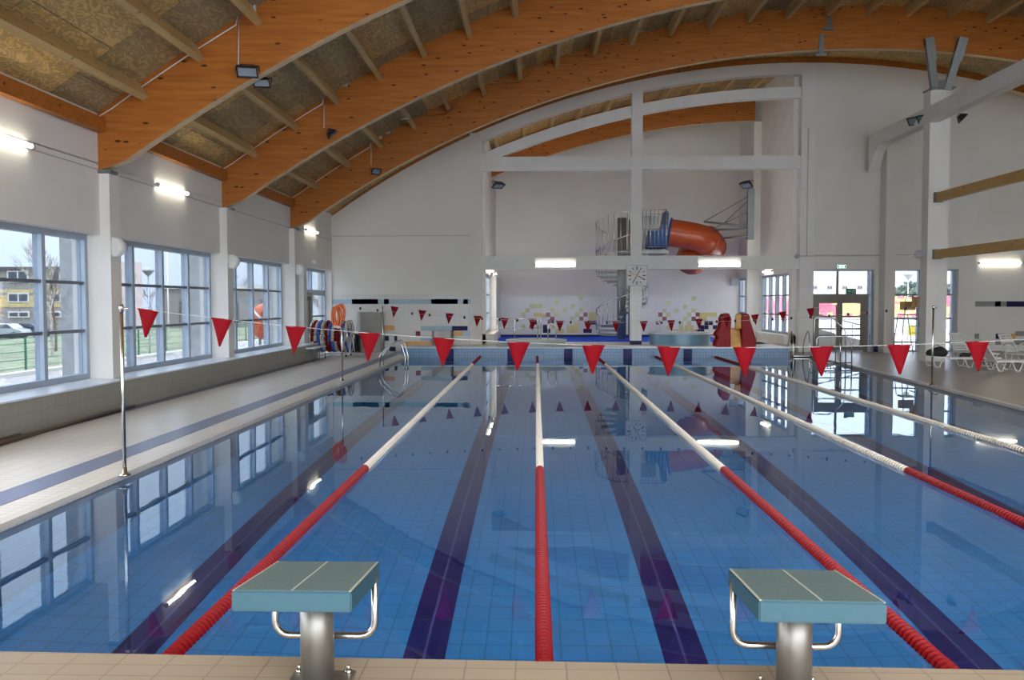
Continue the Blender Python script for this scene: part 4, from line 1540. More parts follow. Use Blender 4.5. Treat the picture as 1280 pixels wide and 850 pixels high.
# low steel bench by the far window
a = atY(371, 432, 30.0); b = atY(393, 432, 30.6)
root = empty('low_bench', (-8.2, 30.6, ZD))
MB().bev(-.32, .42, -1.0, .65, .44, .49, .01).build('bench_top', ['sill'], root)
mb = MB()
for x in (-.28, .38):
    for y in (-.95, -.2, .6):
        mb.tube([(x, y, 0), (x, y, .44)], .016, 6)
for z in (.15, .3):
    mb.tube([(.38, -.95, z), (.38, .6, z)], .01, 6); mb.tube([(-.28, -.95, z), (.38, -.95, z)], .01, 6)
mb.build('frame', ['steel_dark'], root)
tag(root, 'low pale-topped bench with dark tube frame at the far end of the windows', 'bench')

# brown poles lying at the foot of the window wall
for k, (x0, y0, x1, y1, z0, lb) in enumerate([(-8.0, 16.6, -7.72, 8.0, .10, 'longest of three'), (-7.86, 13.2, -7.42, 7.0, .10, 'nearest the pool of the three'), (-8.02, 12.9, -7.96, 7.0, .19, 'shortest of three, against the ledge')]):
    zz = ZD + .03
    o = MB().tube([(x0, y0, zz), (x1, y1, zz)], .03, 8).build('long_pole', ['pole_brown'], origin=(x0, y0, zz))
    tag(o, 'brown pole lying along the foot of the window wall, ' + lb, 'pole')


# ------------------------------------------------------------------ pool ladders
def ladder(x, y, rz, label, w=.5, z_in=-.9, deck=ZD, back=.65, up=.85):
    """arched steel ladder; local -Y is the water side, local +Y the deck"""
    root = empty('pool_ladder', (x, y, deck), rz)
    for s in (-1, 1):
        pts = [(s * w / 2, back, 0), (s * w / 2, back, .35)]
        pts += [(s * w / 2, back - (back + .12) * t, .35 + (up - .35) * math.sin(t * PI * .62) / math.sin(PI * .5) if t < .8 else up * .97 - (t - .8) * 1.2) for t in (.15, .3, .45, .6, .75, .9)]
        pts += [(s * w / 2, -.14, .35), (s * w / 2, -.14, z_in)]
        MB().tube(pts, .02, 10).build('handrail', ['steel'], root)
        MB().lathe([(0, 0), (.06, 0), (.06, .01), (.025, .02)], (s * w / 2, back, 0), 12).build('foot_cover', ['steel'], root)
    for k in range(4):
        z = -.02 - .27 * k
        MB().box(-w / 2, w / 2, -.19, -.11, z - .012, z + .012).build('step', ['steel'], root)
    tag(root, label, 'pool ladder')
    return root


ladder(-4.38, 27.6, PI / 2, 'arched stainless steel ladder at the far left corner of the pool', .6, back=.68)
# grab rails and ladder at the far right corner
ladder(10.33, YE, 0, 'arched stainless steel ladder at the far right corner of the pool', .62, up=.95)


def rail(pts, label, parts=None, r=.02, name='handrail', cat='handrail', m='steel'):
    root = empty(name, pts[0])
    P = [tuple(Vector(p) - Vector(pts[0])) for p in pts]
    MB().tube(P, r, 10).build('rail', [m], root)
    for q in (parts or []):
        MB().tube([tuple(Vector(p) - Vector(pts[0])) for p in q], r * .9, 8).build('upright', [m], root)
    tag(root, label, cat)
    return root


Yr = 28.6
g2 = lambda px, py, Y=Yr: tuple(atY(px, py, Y))
rail([g2(1018, 453), g2(1018, 399), g2(1020, 397.3), g2(1038, 397.3), g2(1042, 399), g2(1052, 408), g2(1057, 415), g2(1057, 462)],
     'tall bent steel handrail of the pool steps before the glazed entrance', [[g2(1050.5, 412), g2(1050.5, 463)]])
rail([g2(1021, 450, 28.0), g2(1021, 424, 28), g2(1024, 420.5, 28), g2(1056, 420.5, 28), g2(1062, 423, 28), g2(1064.7, 428, 28), g2(1064.7, 461, 28)],
     'lower bent steel handrail of the pool steps before the glazed entrance', [[g2(1013, 453.5, 28), g2(1064, 453.5, 28)]])

# ------------------------------------------------------------------ lifeguard chair
Yl = 34.4
xl, xr2 = atY(1121, 430, Yl).x, atY(1148, 430, Yl).x
zt_ = atY(1135, 370.5, Yl).z
root = empty('lifeguard_chair', ((xl + xr2) / 2, Yl, ZD))
w2 = (xr2 - xl) / 2
for s in (-1, 1):
    yb = .42 * s
    if s < 0:
        pts = [(-w2, yb, 0), (-w2 * .62, yb * .8, zt_ - ZD - .12), (-w2 * .5, yb * .8, zt_ - ZD - .02), (w2 * .1, yb * .8, zt_ - ZD), (w2 * .3, yb * .8, zt_ - ZD - .1), (w2 * .9, yb, .35), (w2 * .95, yb, 0)]
    else:
        pts = [(-w2, yb, 0), (-w2 * .62, yb * .8, 1.55), (w2 * .3, yb * .8, 1.55), (w2 * .95, yb, 0)]
    MB().tube(pts, .018, 8).build('side_frame', ['steel_dark'], root)
for k in range(5):
    z = .3 + .27 * k
    xx = w2 * .95 - (.65 * w2) * z / 2.3
    MB().tube([(xx, -.4, z), (xx, .4, z)], .015, 6).build('rung', ['steel_dark'], root)
MB().bev(-.25, .30, -.3, .3, 1.55, 1.59, .01).build('seat', ['seat_wood'], root)
MB().bev(w2 * .0, w2 * .95, -.30, -.27, zt_ - ZD - .42, zt_ - ZD - .02, .01).build('backrest', ['seat_wood'], root)
MB().bev(-.22, w2 * .95, .27, .30, 1.75, 2.1, .01).build('side_board', ['seat_wood'], root)
MB().tube([(-.25, -.32, 1.6), (-.25, -.32, 1.85), (.3, -.32, 1.85)], .014, 6).build('armrest', ['steel_dark'], root)
tag(root, 'tall steel lifeguard chair with a wooden seat in front of the tall window', 'lifeguard chair')


# ------------------------------------------------------------------ sun loungers
def lounger(x, y, rz, back, label, arms=False, fl=None):
    """white plastic lounger, head end at local -X, 1.9 m long; back = backrest angle in degrees"""
    root = empty('sun_lounger', (x, y, ZD), rz)
    w, h = .62, .34
    mb = MB()
    L0, L1 = -.35, 1.25
    for s in (-1, 1):
        mb.box(L0, L1, s * w / 2 - .025, s * w / 2 + .025, h - .06, h)
    for k in range(14):
        x0 = L0 + .04 + k * (L1 - L0 - .06) / 14
        mb.box(x0, x0 + .08, -w / 2 + .025, w / 2 - .025, h - .025, h - .005)
    mb.box(L1 - .03, L1, -w / 2, w / 2, h - .06, h)
    mb.build('bed', ['white_plastic'], root)
    a = math.radians(back)
    mb = MB()
    bl = .72
    d = Vector((-math.cos(a), 0, math.sin(a)))
    nrm = Vector((math.sin(a), 0, math.cos(a)))
    o0 = Vector((L0 + .02, 0, h - .02))
    for s in (-1, 1):
        mb.beam(o0 + Vector((0, s * (w / 2 - .04), 0)), o0 + d * bl + Vector((0, s * (w / 2 - .06), 0)), .05, .035, up=nrm)
    for k in range(8):
        c = o0 + d * (.06 + k * bl / 8)
        mb.beam(c + Vector((0, -w / 2 + .05, 0)), c + Vector((0, w / 2 - .05, 0)), .062, .018, up=nrm)
    mb.build('backrest', ['white_plastic'], root)
    for px_ in (-.75 if back < 12 else -.25, .25, 1.0):
        mb = MB()
        for s in (-1, 1):
            P = [(px_ - .12, s * (w / 2 - .02), h - .05), (px_ - .05, s * (w / 2 - .02), .12), (px_, s * (w / 2 - .02), .02), (px_ + .10, s * (w / 2 - .02), .02), (px_ + .14, s * (w / 2 - .02), .14), (px_ + .2, s * (w / 2 - .02), h - .05)]
            mb.tube(P, .02, 6)
        mb.tube([(px_ + .02, -w / 2 + .02, .05), (px_ + .02, w / 2 - .02, .05)], .015, 6)
        mb.build('leg_frame', ['white_plastic'], root)
    if arms:
        for s in (-1, 1):
            c = Vector((-.15, s * (w / 2 + .02), h + .02))
            MB().tube([c + Vector((.28 * math.cos(t) , 0, .3 * math.sin(t))) for t in [PI * i / 10 for i in range(11)]], .022, 8).build('armrest', ['white_plastic'], root)
    tag(root, label, 'sun lounger')
    return root


lounger(13.35, 27.3, 0, 4, 'white plastic sun lounger lying flat with a black bag on it')
lounger(14.05, 25.9, 0, 58, 'white plastic sun lounger with raised backrest behind the right end flag')
lounger(15.35, 30.6, math.radians(-82), 62, 'white plastic sun lounger seen end-on by the lounge wall, backrest raised')
lounger(16.55, 29.4, math.radians(-70), 62, 'white plastic sun lounger with round armrests at the right edge', True)
lounger(17.4, 27.6, math.radians(-80), 60, 'white plastic sun lounger nearest the camera at the right edge', True)
root = empty('black_bag', (12.72, 27.25, ZD + .345))
mb = MB().lathe([(0, 0), (.26, .01), (.33, .10), (.28, .22), (.15, .29), (0, .31)], (0, 0, 0), 16)
for i, v in enumerate(mb.v):
    mb.v[i] = (v[0] * 1.05, v[1] * .7, v[2] * (1 + .12 * math.sin(v[0] * 9)))
mb.build('bag_body', ['bag'], root)
MB().tube(arc_pts((0, 0, .25), .12, 0, PI, 10), .012, 6).build('bag_handle', ['black'], root)
tag(root, 'black bag lying on the flat sun lounger by the white column', 'bag')
o = MB().tube([(0, 0, .02), (.1, .05, .06), (.28, -.02, .05), (.4, .03, .1)], [.03, .06, .06, .03], 8).build('black_shoe', ['black'])
o.location = (13.5, 27.35, ZD + .345)
tag(o, 'black strap beside the black bag on the flat sun lounger', 'strap')

# ------------------------------------------------------------------ things on the annex side
# raised whirlpool (right)
Yt = 34.4 - 0.1
xa, xb = atY(815, 425, 35.0).x, atY(893, 425, 35.0).x
cxt, rt = (xa + xb) / 2, (xb - xa) / 2
cyt = 34.6 + rt
ztub = atY(850, 416.5, 34.6).z
root = empty('whirlpool_tub', (cxt, cyt, ZA))
hh = ztub - ZA
MB().lathe([(rt - .02, 0), (rt - .02, hh - .07)], (0, 0, 0), 8 * 4).build('tub_wall', ['tub'], root)
MB().lathe([(rt - .02, hh - .07), (rt + .05, hh - .06), (rt + .06, hh), (rt - .16, hh + .01), (rt - .25, hh - .1), (rt - .45, hh - .35), (0, hh - .4)], (0, 0, 0), 32).build('rim', ['tub_rim'], root)
tag(root, 'raised blue-grey whirlpool tub with a white rim right of the clock post', 'whirlpool')
for (px, s, nm) in ((823, 1, 'left'),):
    x = atY(px, 410, cyt).x
    z0_ = ztub
    P = [(x - .14, cyt, z0_ + .02), (x - .02, cyt, z0_ + .08), (x + .1, cyt, z0_ + .12), (x + .1, cyt, z0_ + .28), (x + .02, cyt, z0_ + .42), (x - .06, cyt, z0_ + .52), (x - .12, cyt, z0_ + .42)]
    rail(P, 'curved white grab rail on the rim of the blue-grey whirlpool tub', r=.028, name='grab_rail', cat='grab rail', m='white_plastic')

# low whirlpool (left) with steps
xa, xb = atY(634, 428, 35.0).x, atY(707, 428, 35.0).x
cxt2, rt2 = (xa + xb) / 2, (xb - xa) / 2
cyt2 = 35.0
zt2 = .62
root = empty('low_whirlpool', (cxt2, cyt2, ZA))
hh = zt2 - ZA
n_ = 32
MB().lathe([(rt2, 0), (rt2, hh - .05)], (0, 0, 0), n_).build('tub_wall', ['tub_grey'], root)
MB().lathe([(rt2, hh - .05), (rt2 + .06, hh - .04), (rt2 + .06, hh), (rt2 - .25, hh + .03), (rt2 - .35, hh - .1), (0, hh - .2)], (0, 0, 0), n_).build('rim', ['tub_rim'], root)
MB().bev(-rt2 - .45, -rt2 + .1, -.5, .5, 0, hh - .16, .03).build('step', ['tub_grey'], root)
tag(root, 'low round pale-rimmed whirlpool beyond the far pool edge, left of the clock', 'whirlpool')
for (px, py0, py1, wpx, nm, mt) in ((674, 398, 424, 4, 'straight pair of steel grab rails on the low whirlpool', 'steel'), (690, 404, 424, 10, 'looped steel grab rail on the right side of the low whirlpool', 'steel')):
    x = atY(px, 410, 34.5).x
    zz = atY(px, py0, 34.5).z
    hw = wpx / 2 * 34.5 / F
    rz_ = zt2
    P = [(x - hw, 34.45, rz_), (x - hw, 34.45, zz - hw)] + [(x - hw * math.cos(t), 34.45, zz - hw + hw * math.sin(t)) for t in [PI * i / 6 for i in range(1, 6)]] + [(x + hw, 34.45, zz - hw), (x + hw, 34.45, rz_)]
    P2 = [[(q[0], q[1] + .45, q[2]) for q in P]]
    rail(P, nm, P2, r=.022, name='grab_rail', cat='grab rail')

# long horizontal rail in front of the children's pool
zz = atY(650, 398.5, 36.5).z
p0 = atY(621, 398.5, 36.5); p1 = atY(676, 398.5, 36.5)
xm_ = atY(643.5, 400, 36.5).x
rail([(p0.x, 36.5, zz), (p1.x, 36.5, zz)], 'long horizontal steel handrail before the children\'s pool', [[(p0.x + .05, 36.5, ZA), (p0.x + .05, 36.5, zz)], [(xm_, 36.5, ZA), (xm_, 36.5, zz)], [(p1.x, 36.5, ZA), (p1.x, 36.5, zz)], [(p0.x, 36.5, 1.05), (p1.x, 36.5, 1.05)]])

# children's pool
o = MB().box(AX0, 9.0, 38.0, YBK, -.1, .31).build('water_childrens_pool', ['kid_water'])
struct(o)

# toy slide: two red flanks, amber steps and chute
xa, xb = atY(893, 420, 33.7).x, atY(944, 420, 33.7).x
root = empty('toy_slide', ((xa + xb) / 2, 33.62, ZE))
W = (xb - xa) / 2
z1 = atY(905, 391.5, 33.5).z - ZE
out = [(-W * .98, 0), (-W * 1.0, .18), (-W * .86, .36), (-W * .98, .52), (-W * .80, .72), (-W * .72, 1.0), (-W * .72, z1 * .88), (-W * .6, z1), (-W * .34, z1), (-W * .22, z1 * .84), (-W * .26, .6), (-W * .24, 0)]
import bmesh


def slab(poly, y0, y1, nm, mt, parent):
    mb = MB().prism(poly, y0, y1)
    o = mb.build(nm, [mt], parent)
    b = o.modifiers.new('b', 'BEVEL'); b.width = .04; b.segments = 3
    return o


slab(out, -.12, .02, 'flank', 'toy_red', root)
slab([(x + .04, z * .98) for x, z in out], .55, .69, 'flank', 'toy_red', root)
out2 = [(W * .28, 0), (W * .30, .6), (W * .26, z1 * .8), (W * .34, z1), (W * .62, z1 * .98), (W * .74, z1 * .8), (W * .74, .95), (W * .86, .62), (W * .98, .3), (W * 1.0, 0)]
slab(out2, -.12, .02, 'flank', 'toy_red', root)
slab(out2, .55, .69, 'flank', 'toy_red', root)
mb = MB()
for k in range(5):
    mb.box(-W * .27, W * .32, -.05 + k * .1, .6, k * .145, (k + 1) * .145)
mb.build('steps', ['toy_yellow'], root)
slab([(-W * .02, .70), (-W * .02, z1 * .92), (W * .06, z1 * .99), (W * .22, z1), (W * .30, z1 * .93), (W * .30, .70)], -.06, .05, 'chute_side', 'toy_yellow', root)
MB().tube([(W * .66, -.13, z1 * .85), (W * .74, -.13, .95), (W * .9, -.13, .55), (W * 1.0, -.13, .25)], .02, 8).build('edge_trim', ['white_plastic'], root)
tag(root, 'red toy slide with amber steps on the far pool edge right of the blue-grey whirlpool', 'toy slide')

# ------------------------------------------------------------------ spiral stair and tower platform
YS = 41.0
xs0 = atY(777, 400, YS).x
root = empty('spiral_stair', (xs0, YS, ZA))
ztopc = atY(777, 272.5, YS).z - ZA
MB().cyl((0, 0, 0), (0, 0, ztopc), .22, 24).build('centre_column', ['steel_dark'], root)
MB().cyl((.36, -.1, 0), (.36, -.1, ztopc - .1), .05, 12).build('service_pipe', ['steel_dark'], root)
zland = atY(810, 314, YS).z - ZA
rise = .215
nT = int(zland / rise)
top_tread = 15.0
R1 = 1.22
dth = math.radians(28)
th = lambda k: PI - dth * (top_tread - k)
tread0 = None
for k in range(1, nT + 1):
    if tread0 is None:
        mb = MB()
        a = dth * .55
        mb.prism([(.18, -.09), (R1, -R1 * math.sin(a) * .55), (R1 + .02, 0), (R1, R1 * math.sin(a) * .55), (.18, .09)], 0, .04, axis='z')
        mb.prism([(.18, -.02), (R1 - .1, -.02), (R1 - .1, .02), (.18, .02)], -.08, 0, axis='z')
        tread0 = mb.build('tread', ['steel_dark'], root); t_ = tread0
    else:
        t_ = tread0.copy(); col.objects.link(t_); t_.parent = root
    t_.location = (0, 0, k * rise); t_.rotation_euler = (0, 0, th(k))
bal0 = None
hp = []
for k in range(1, nT + 1):
    a = th(k)
    for f in (0, .5):
        aa = a + dth * f
        x, y, z = R1 * math.cos(aa), R1 * math.sin(aa), (k + f) * rise
        if bal0 is None:
            bal0 = MB().cyl((0, 0, 0), (0, 0, .92), .013, 6).build('baluster', ['steel'], root); b_ = bal0
        else:
            b_ = bal0.copy(); col.objects.link(b_); b_.parent = root
        b_.location = (x, y, z)
        hp.append((x, y, z + .92))
hp2 = []
for i in range(len(hp) * 2 - 1):
    t = i / 2; k = 1 + t / 2
    a = th(k)
    hp2.append((R1 * math.cos(a), R1 * math.sin(a), k * rise + .92))
MB().tube(hp2, .024, 8).build('handrail', ['steel'], root)
tag(root, 'steel spiral stair with grey centre column beside the clock post', 'spiral stair')

# cage of curved rail at the top of the stair
zc0 = zland + ZA
root = empty('slide_tower_platform', (xs0 + 1.5, YS, zc0))
xp1 = atY(832, 300, YS).x - (xs0 + 1.5)
MB().box(-1.6, xp1, -.9, .9, -.16, 0).box(-1.0, xp1 - .9, -.5, .5, -.42, -.16).build('deck_plate', ['steel_dark'], root)
for k in range(2):
    pass
mb = MB()
zr_ = atY(815, 262, YS - .9).z - zc0
pts = [(-1.0, -.88, zr_), (xp1 - .1, -.88, zr_), (xp1 - .1, -.1, zr_)]
mb.tube(pts, .022, 8); mb.tube([(x, y, zr_ - .2) for x, y, z in pts], .014, 6); mb.tube([(x, y, .15) for x, y, z in pts], .014, 6)
mb.build('top_rail', ['steel'], root)
for k in range(9):
    x = -1.0 + (xp1 + .9) * k / 8
    MB().cyl((x, -.88, 0), (x, -.88, zr_), .012 if k % 4 else .022, 6).build('baluster', ['steel'], root)
MB().bev(-.60, .10, -.7, -.4, .98, 1.62, .02).build('control_box', ['steel_dark'], root)
MB().box(-.35, xp1 - .1, -.75, .3, .12, .92).build('entry_trough', ['slide_blue'], root)
mb = MB()
for k in range(6):
    x = -.30 + k * (xp1 + .1) / 5
    mb.box(x - .015, x + .015, -.78, -.75, .14, .90)
mb.build('trough_ribs', ['slide_blue'], root)
MB().prism([(xp1 - .45, .3), (xp1 - .05, .3), (xp1 + .02, 1.75), (xp1 - .10, 1.85), (xp1 - .2, 1.2), (xp1 - .45, .9)], -.8, .5).build('entry_hood', ['slide_blue'], root)
tag(root, 'steel platform with blue slide entry at the top of the spiral stair', 'platform')
# curved cage left of the column at the head of the stair
root = empty('stair_cage', (xs0, YS, zc0))
mb = MB()
rc = 1.25
A0, A1 = math.radians(200), math.radians(20)
N_ = 12
angs = [math.radians(120) + math.radians(170) * i / N_ for i in range(N_ + 1)]
def zc_(i): return .95 - .0 + .9 * (math.sin(PI * .5 * i / N_)) * .9
mb.tube([(rc * math.cos(a), rc * math.sin(a), zc_(i)) for i, a in enumerate(angs)], .022, 8)
mb.tube([(rc * math.cos(a), rc * math.sin(a), -.1) for i, a in enumerate(angs)], .018, 8)
mb.build('curved_rail', ['steel'], root)
for i, a in enumerate(angs):
    MB().cyl((rc * math.cos(a), rc * math.sin(a), -.1), (rc * math.cos(a), rc * math.sin(a), zc_(i)), .012, 6).build('baluster', ['steel'], root)
tag(root, 'curved steel railing at the head of the spiral stair', 'railing')

# orange tube slide
root = empty('tube_slide', tuple(atY(837, 291, YS)))
o0 = Vector(root.location)
P = [atY(837, 291, YS), atY(852, 293, YS - .1), atY(868, 296, YS - .2), atY(880, 299, YS - .2), atY(889, 304, YS + .3), atY(890, 309, YS + 1.3), atY(882, 314, YS + 2.1), atY(870, 318, YS + 2.2), atY(861, 322, YS + 1.5), atY(862, 327, YS + .9), atY(870, 326, YS + 1.2), atY(872, 324, YS + 3.0), atY(872, 322, YBK + .3)]
# smooth the centre line
def smooth(P, it=3):
    for _ in range(it):
        Q = [P[0]]
        for a, b in zip(P[:-1], P[1:]):
            Q += [a.lerp(b, .25), a.lerp(b, .75)]
        Q.append(P[-1]); P = Q
    return P
S = smooth(P, 2)
rt_ = .66
MB().tube([p - o0 for p in S], rt_, 28, cap=False).build('tube', ['slide_orange'], root)
fls = [0, int(len(S) * .30), int(len(S) * .42), int(len(S) * .62)]
for i in fls:
    d = (S[min(i + 1, len(S) - 1)] - S[max(i - 1, 0)]).normalized()
    c = S[i] - o0
    MB().tube([c - d * .05, c - d * .04, c + d * .04, c + d * .05], [rt_, rt_ + .07, rt_ + .07, rt_], 28, cap=False).build('flange', ['slide_blue' if i == 0 else 'slide_orange'], root)
tag(root, 'orange tube water slide curling behind the concrete frame', 'water slide')

# grey bracket post with stays
xb_ = atY(938, 270, 39.5).x
zb0, zb1 = atY(938, 300, 39.5).z, atY(938, 236, 39.5).z
root = empty('bracket_post', (xb_, 39.5, ZA))
MB().box(-.14, .14, -.14, .14, zb0 - ZA, zb1 - ZA).build('upper_post', ['steel_dark'], root)
MB().box(-.15, .15, -.15, .15, 0, zb0 - ZA).build('lower_post', ['concrete_white'], root)
for (x0, y0, x1, y1) in ((935, 246, 880, 277), (936, 250, 905, 279), (935, 265, 895, 284), (935, 283, 880, 277), (935, 287, 890, 287), (935, 295, 902, 298)):
    a = atY(x0, y0, 39.5) - Vector(root.location); b = atY(x1, y1, 40.6) - Vector(root.location)
    MB().tube([a, b], .05 if y0 > 280 else .022, 8).build('stay', ['steel_dark'], root)
tag(root, 'grey steel post with stays holding the orange tube slide', 'bracket post')
# ------------------------------------------------------------------ outside
ZG = -.15
struct(MB().box(-16.2, -9.2, YB - 20, 36, ZG - .3, ZG).build('ground_gravel', ['gravel']))
struct(MB().box(-16.5, -16.2, YB - 20, 90, ZG - .3, ZG + .12).build('kerb_roof', ['kerb']))
mb = MB()
n = 24
vs, fs = [], []
for i in range(n + 1):
    for j in range(n + 1):
        x = -16.5 - i * 7.5; y = -60 + j * 11
        d = max(0, (-16.5 - x) - 2)
        z = ZG - .15 - min(1.4, d * .03) + .12 * math.sin(x * .3) * math.cos(y * .21) * min(1, d / 10)
        vs.append((x, y, z))
for i in range(n):
    for j in range(n):
        a = i * (n + 1) + j
        fs.append((a, a + 1, a + n + 2, a + n + 1))
mb.add(vs, fs, 0, True)
struct(mb.build('ground_lawn', ['grass'], recalc=False))
struct(MB().box(-16.2, 80, 37.4, 260, -.6, -.3).build('ground_paving', ['paving_out']))
struct(MB().box(-190, -30, 75, 84, -1.62, -1.2).build('road_street', ['asphalt']))


def bare_tree(x, y, z, h, label, seed, mt='bark', spread=.5, depth=5, group=None):
    rnd = random.Random(seed)
    mb = MB()

    def br(p, d, L, r, k):
        q = p + d * L
        r = max(r, .007 + .0001 * y)
        mb.tube([p, p.lerp(q, .5) + Vector((rnd.uniform(-1, 1), rnd.uniform(-1, 1), 0)) * L * .05, q], [r, r * .8, r * .62], 5 if k > 2 else 4, cap=False)
        if k == 0: return
        for _ in range(3 if k > 1 else 4):
            a = rnd.uniform(0, 2 * PI)
            s = rnd.uniform(.25, 1) * spread
            nd = (d + Vector((math.cos(a) * s, math.sin(a) * s, rnd.uniform(-.05, .35)))).normalized()
            t = rnd.uniform(.55, 1)
            br(p.lerp(q, t), nd, L * rnd.uniform(.6, .82), r * .55, k - 1)
    br(Vector((0, 0, 0)), Vector((0, 0, 1)), h * .3, h * .014, depth)
    o = mb.build('bare_tree', [mt], recalc=False)
    o.location = (x, y, z)
    tag(o, label, 'tree', group)
    return o


p = atX(66, 445, -21)
bare_tree(-24.0, p.y * 24 / 21, -.7, 7.0, 'thin bare birch outside the nearest window', 3, 'birch', .55)
bare_tree(-26.5, 46, -.8, 6.5, 'bare tree outside the second window behind the street lamp', 5)
bare_tree(-19.5, 50, -.6, 6.5, 'bare tree outside the third window left of the orange slide bend', 8)
bare_tree(-18.2, 62, -.6, 7.5, 'dark bare tree outside the third window behind the orange slide bend', 9)
for i in range(9):
    xx = -36 + i * 4.2
    yy = 118 + (i % 3) * 6
    bare_tree(xx - 18, yy, -1.5, 8 + (i * 37 % 5) * .7, 'distant bare tree in the treeline beyond the grey hall', 20 + i, spread=.7, depth=4, group='treeline beyond the grey hall')
bare_tree(-21.5, 27.5, -.6, 1.6, 'low bare bush on the lawn outside the nearest window', 40, spread=.9, depth=4)


def windows_row(root, y, xs_, z0, z1, w=2.4, mt='b_white'):
    for x in xs_:
        f = MB().box(x - w / 2, x + w / 2, y - .08, y, z0, z1).build('window', [mt], root)
        MB().box(x - w / 2 + .18, x - .1, y - .12, y - .08, z0 + .15, z1 - .15).box(x + .1, x + w / 2 - .18, y - .12, y - .08, z0 + .15, z1 - .15).build('pane', ['b_glass'], f)


# apartment block
YA = 92.0
root = empty('apartment_building', (0, 0, 0))
xa, xb = -105, atY(165, 380, YA).x
z0b, z1b = -1.6, atY(40, 337, YA).z
MB().box(xa, xb, YA, YA + 1.2, z0b, z1b).build('wall', ['b_grey'], root)
MB().box(xa, xb - 4.5, YA - .05, YA, atY(40, 362, YA).z, atY(40, 349, YA).z - 1.5).box(xa, xb - 4.5, YA - .06, YA, atY(40, 384, YA).z, atY(40, 369, YA).z).build('ochre_band', ['b_ochre'], root)
MB().box(xb - .9, xb + .6, YA - .5, YA + 1.2, z0b, z1b + .8).build('brick_pier', ['b_pink'], root)
MB().box(xa, xb, YA - .35, YA + 1.2, z1b, z1b + .3).build('roof_edge', ['b_roof'], root)
ww = [xb - 3.2 - k * 4.7 for k in range(12)]
windows_row(root, YA - .06, ww, atY(40, 353, YA).z, atY(40, 341.5, YA).z + .3)
windows_row(root, YA - .06, ww, atY(40, 378, YA).z, atY(40, 366, YA).z)
windows_row(root, YA - .06, ww, atY(40, 397, YA).z, atY(40, 389, YA).z)
tag(root, 'ochre and grey apartment block with white windows outside the nearest window', 'building')
# grey hall
YH = 105.0
root = empty('grey_hall', (0, 0, 0))
a = atY(200, 400, YH); b = atY(258, 361, YH)
MB().box(a.x, b.x + 8, YH, YH + 10, -1.6, b.z).build('wall', ['b_grey'], root)
MB().box(a.x, b.x + 8, YH - .4, YH + 10, b.z, b.z + .4).build('roof_edge', ['b_white'], root)
MB().box(a.x + 2.5, b.x + 4, YH - .06, YH, -1.2, atY(200, 377, YH).z).build('gate_panel', ['b_roof'], root)
tag(root, 'low grey hall with a dark gate outside the second window', 'building')


def car(x, y, z, rz, mt, label):
    root = empty('car', (x, y, z), rz)
    prof = [(-2.1, .35), (-2.1, .8), (-1.9, .92), (-1.2, .98), (-.7, 1.4), (.75, 1.42), (1.35, 1.0), (2.0, .86), (2.15, .6), (2.15, .32)]
    o = MB().prism([(px_, pz) for px_, pz in prof], -.82, .82).build('body', [mt], root)
    bv = o.modifiers.new('b', 'BEVEL'); bv.width = .07; bv.segments = 2
    MB().prism([(-1.05, 1.0), (-.65, 1.34), (.7, 1.36), (1.2, 1.02)], -.83, .83).build('side_glass', ['b_glass'], root)
    for sx in (-1.3, 1.35):
        for sy in (-.78, .78):
            MB().cyl((sx, sy - .1, .33), (sx, sy + .1, .33), .33, 14).build('wheel', ['rubber'], root)
    tag(root, label, 'car')


p = atY(6, 403, 78.5)
car(p.x, 78.5, -1.2, 0, 'car_silver', 'silver car parked before the apartment block')
p = atY(25, 403, 80.5)
car(p.x + .8, 80.5, -1.2, PI, 'car_dark', 'dark car parked beside the silver car')


def street_lamp(x, y, z0, z1, label, s=.4, hd='grey_plastic'):
    root = empty('street_lamp', (x, y, z0))
    h = z1 - z0
    MB().tube([(0, 0, 0), (0, 0, h - s)], [.05, .035], 8).build('pole', ['grey_plastic'], root)
    MB().lathe([(.05, h - s), (.09, h - s + .02), (s * .95, h - .06)], (0, 0, 0), 16).build('lamp_shade', ['steel_dark'], root)
    MB().lathe([(s * .95, h - .06), (s, h), (0, h + .08)], (0, 0, 0), 16).build('cap', [hd], root)
    tag(root, label, 'street lamp')


p = atY(187, 430, 36); q = atY(187, 337, 36)
street_lamp(p.x, 36, -.6, q.z, 'street lamp with conical head outside the second window', .26)
p = atY(210.5, 400, 60); q = atY(210.5, 312, 60)
o = MB().tube([(0, 0, 0), (0, 0, q.z + 1.0)], [.07, .04], 8).build('flag_mast', ['white_plastic']); o.location = (p.x, 60, -1.0)
tag(o, 'thin white mast outside the second window', 'mast')

# green fence beyond the kerb
root = empty('green_fence', (-19, 20, -.35))
for k in range(13):
    y = 2 + k * 3.0
    MB().box(-.03, .03, y - .03, y + .03, -.1, 1.25).build('post', ['fence_green'], root)
mb = MB()
for z in (.1, .4, .7, 1.0, 1.2):
    mb.cyl((0, 2, z), (0, 38, z), .012, 4)
mb.build('wire', ['fence_green'], root)
tag(root, 'green wire fence on the lawn outside the windows', 'fence')

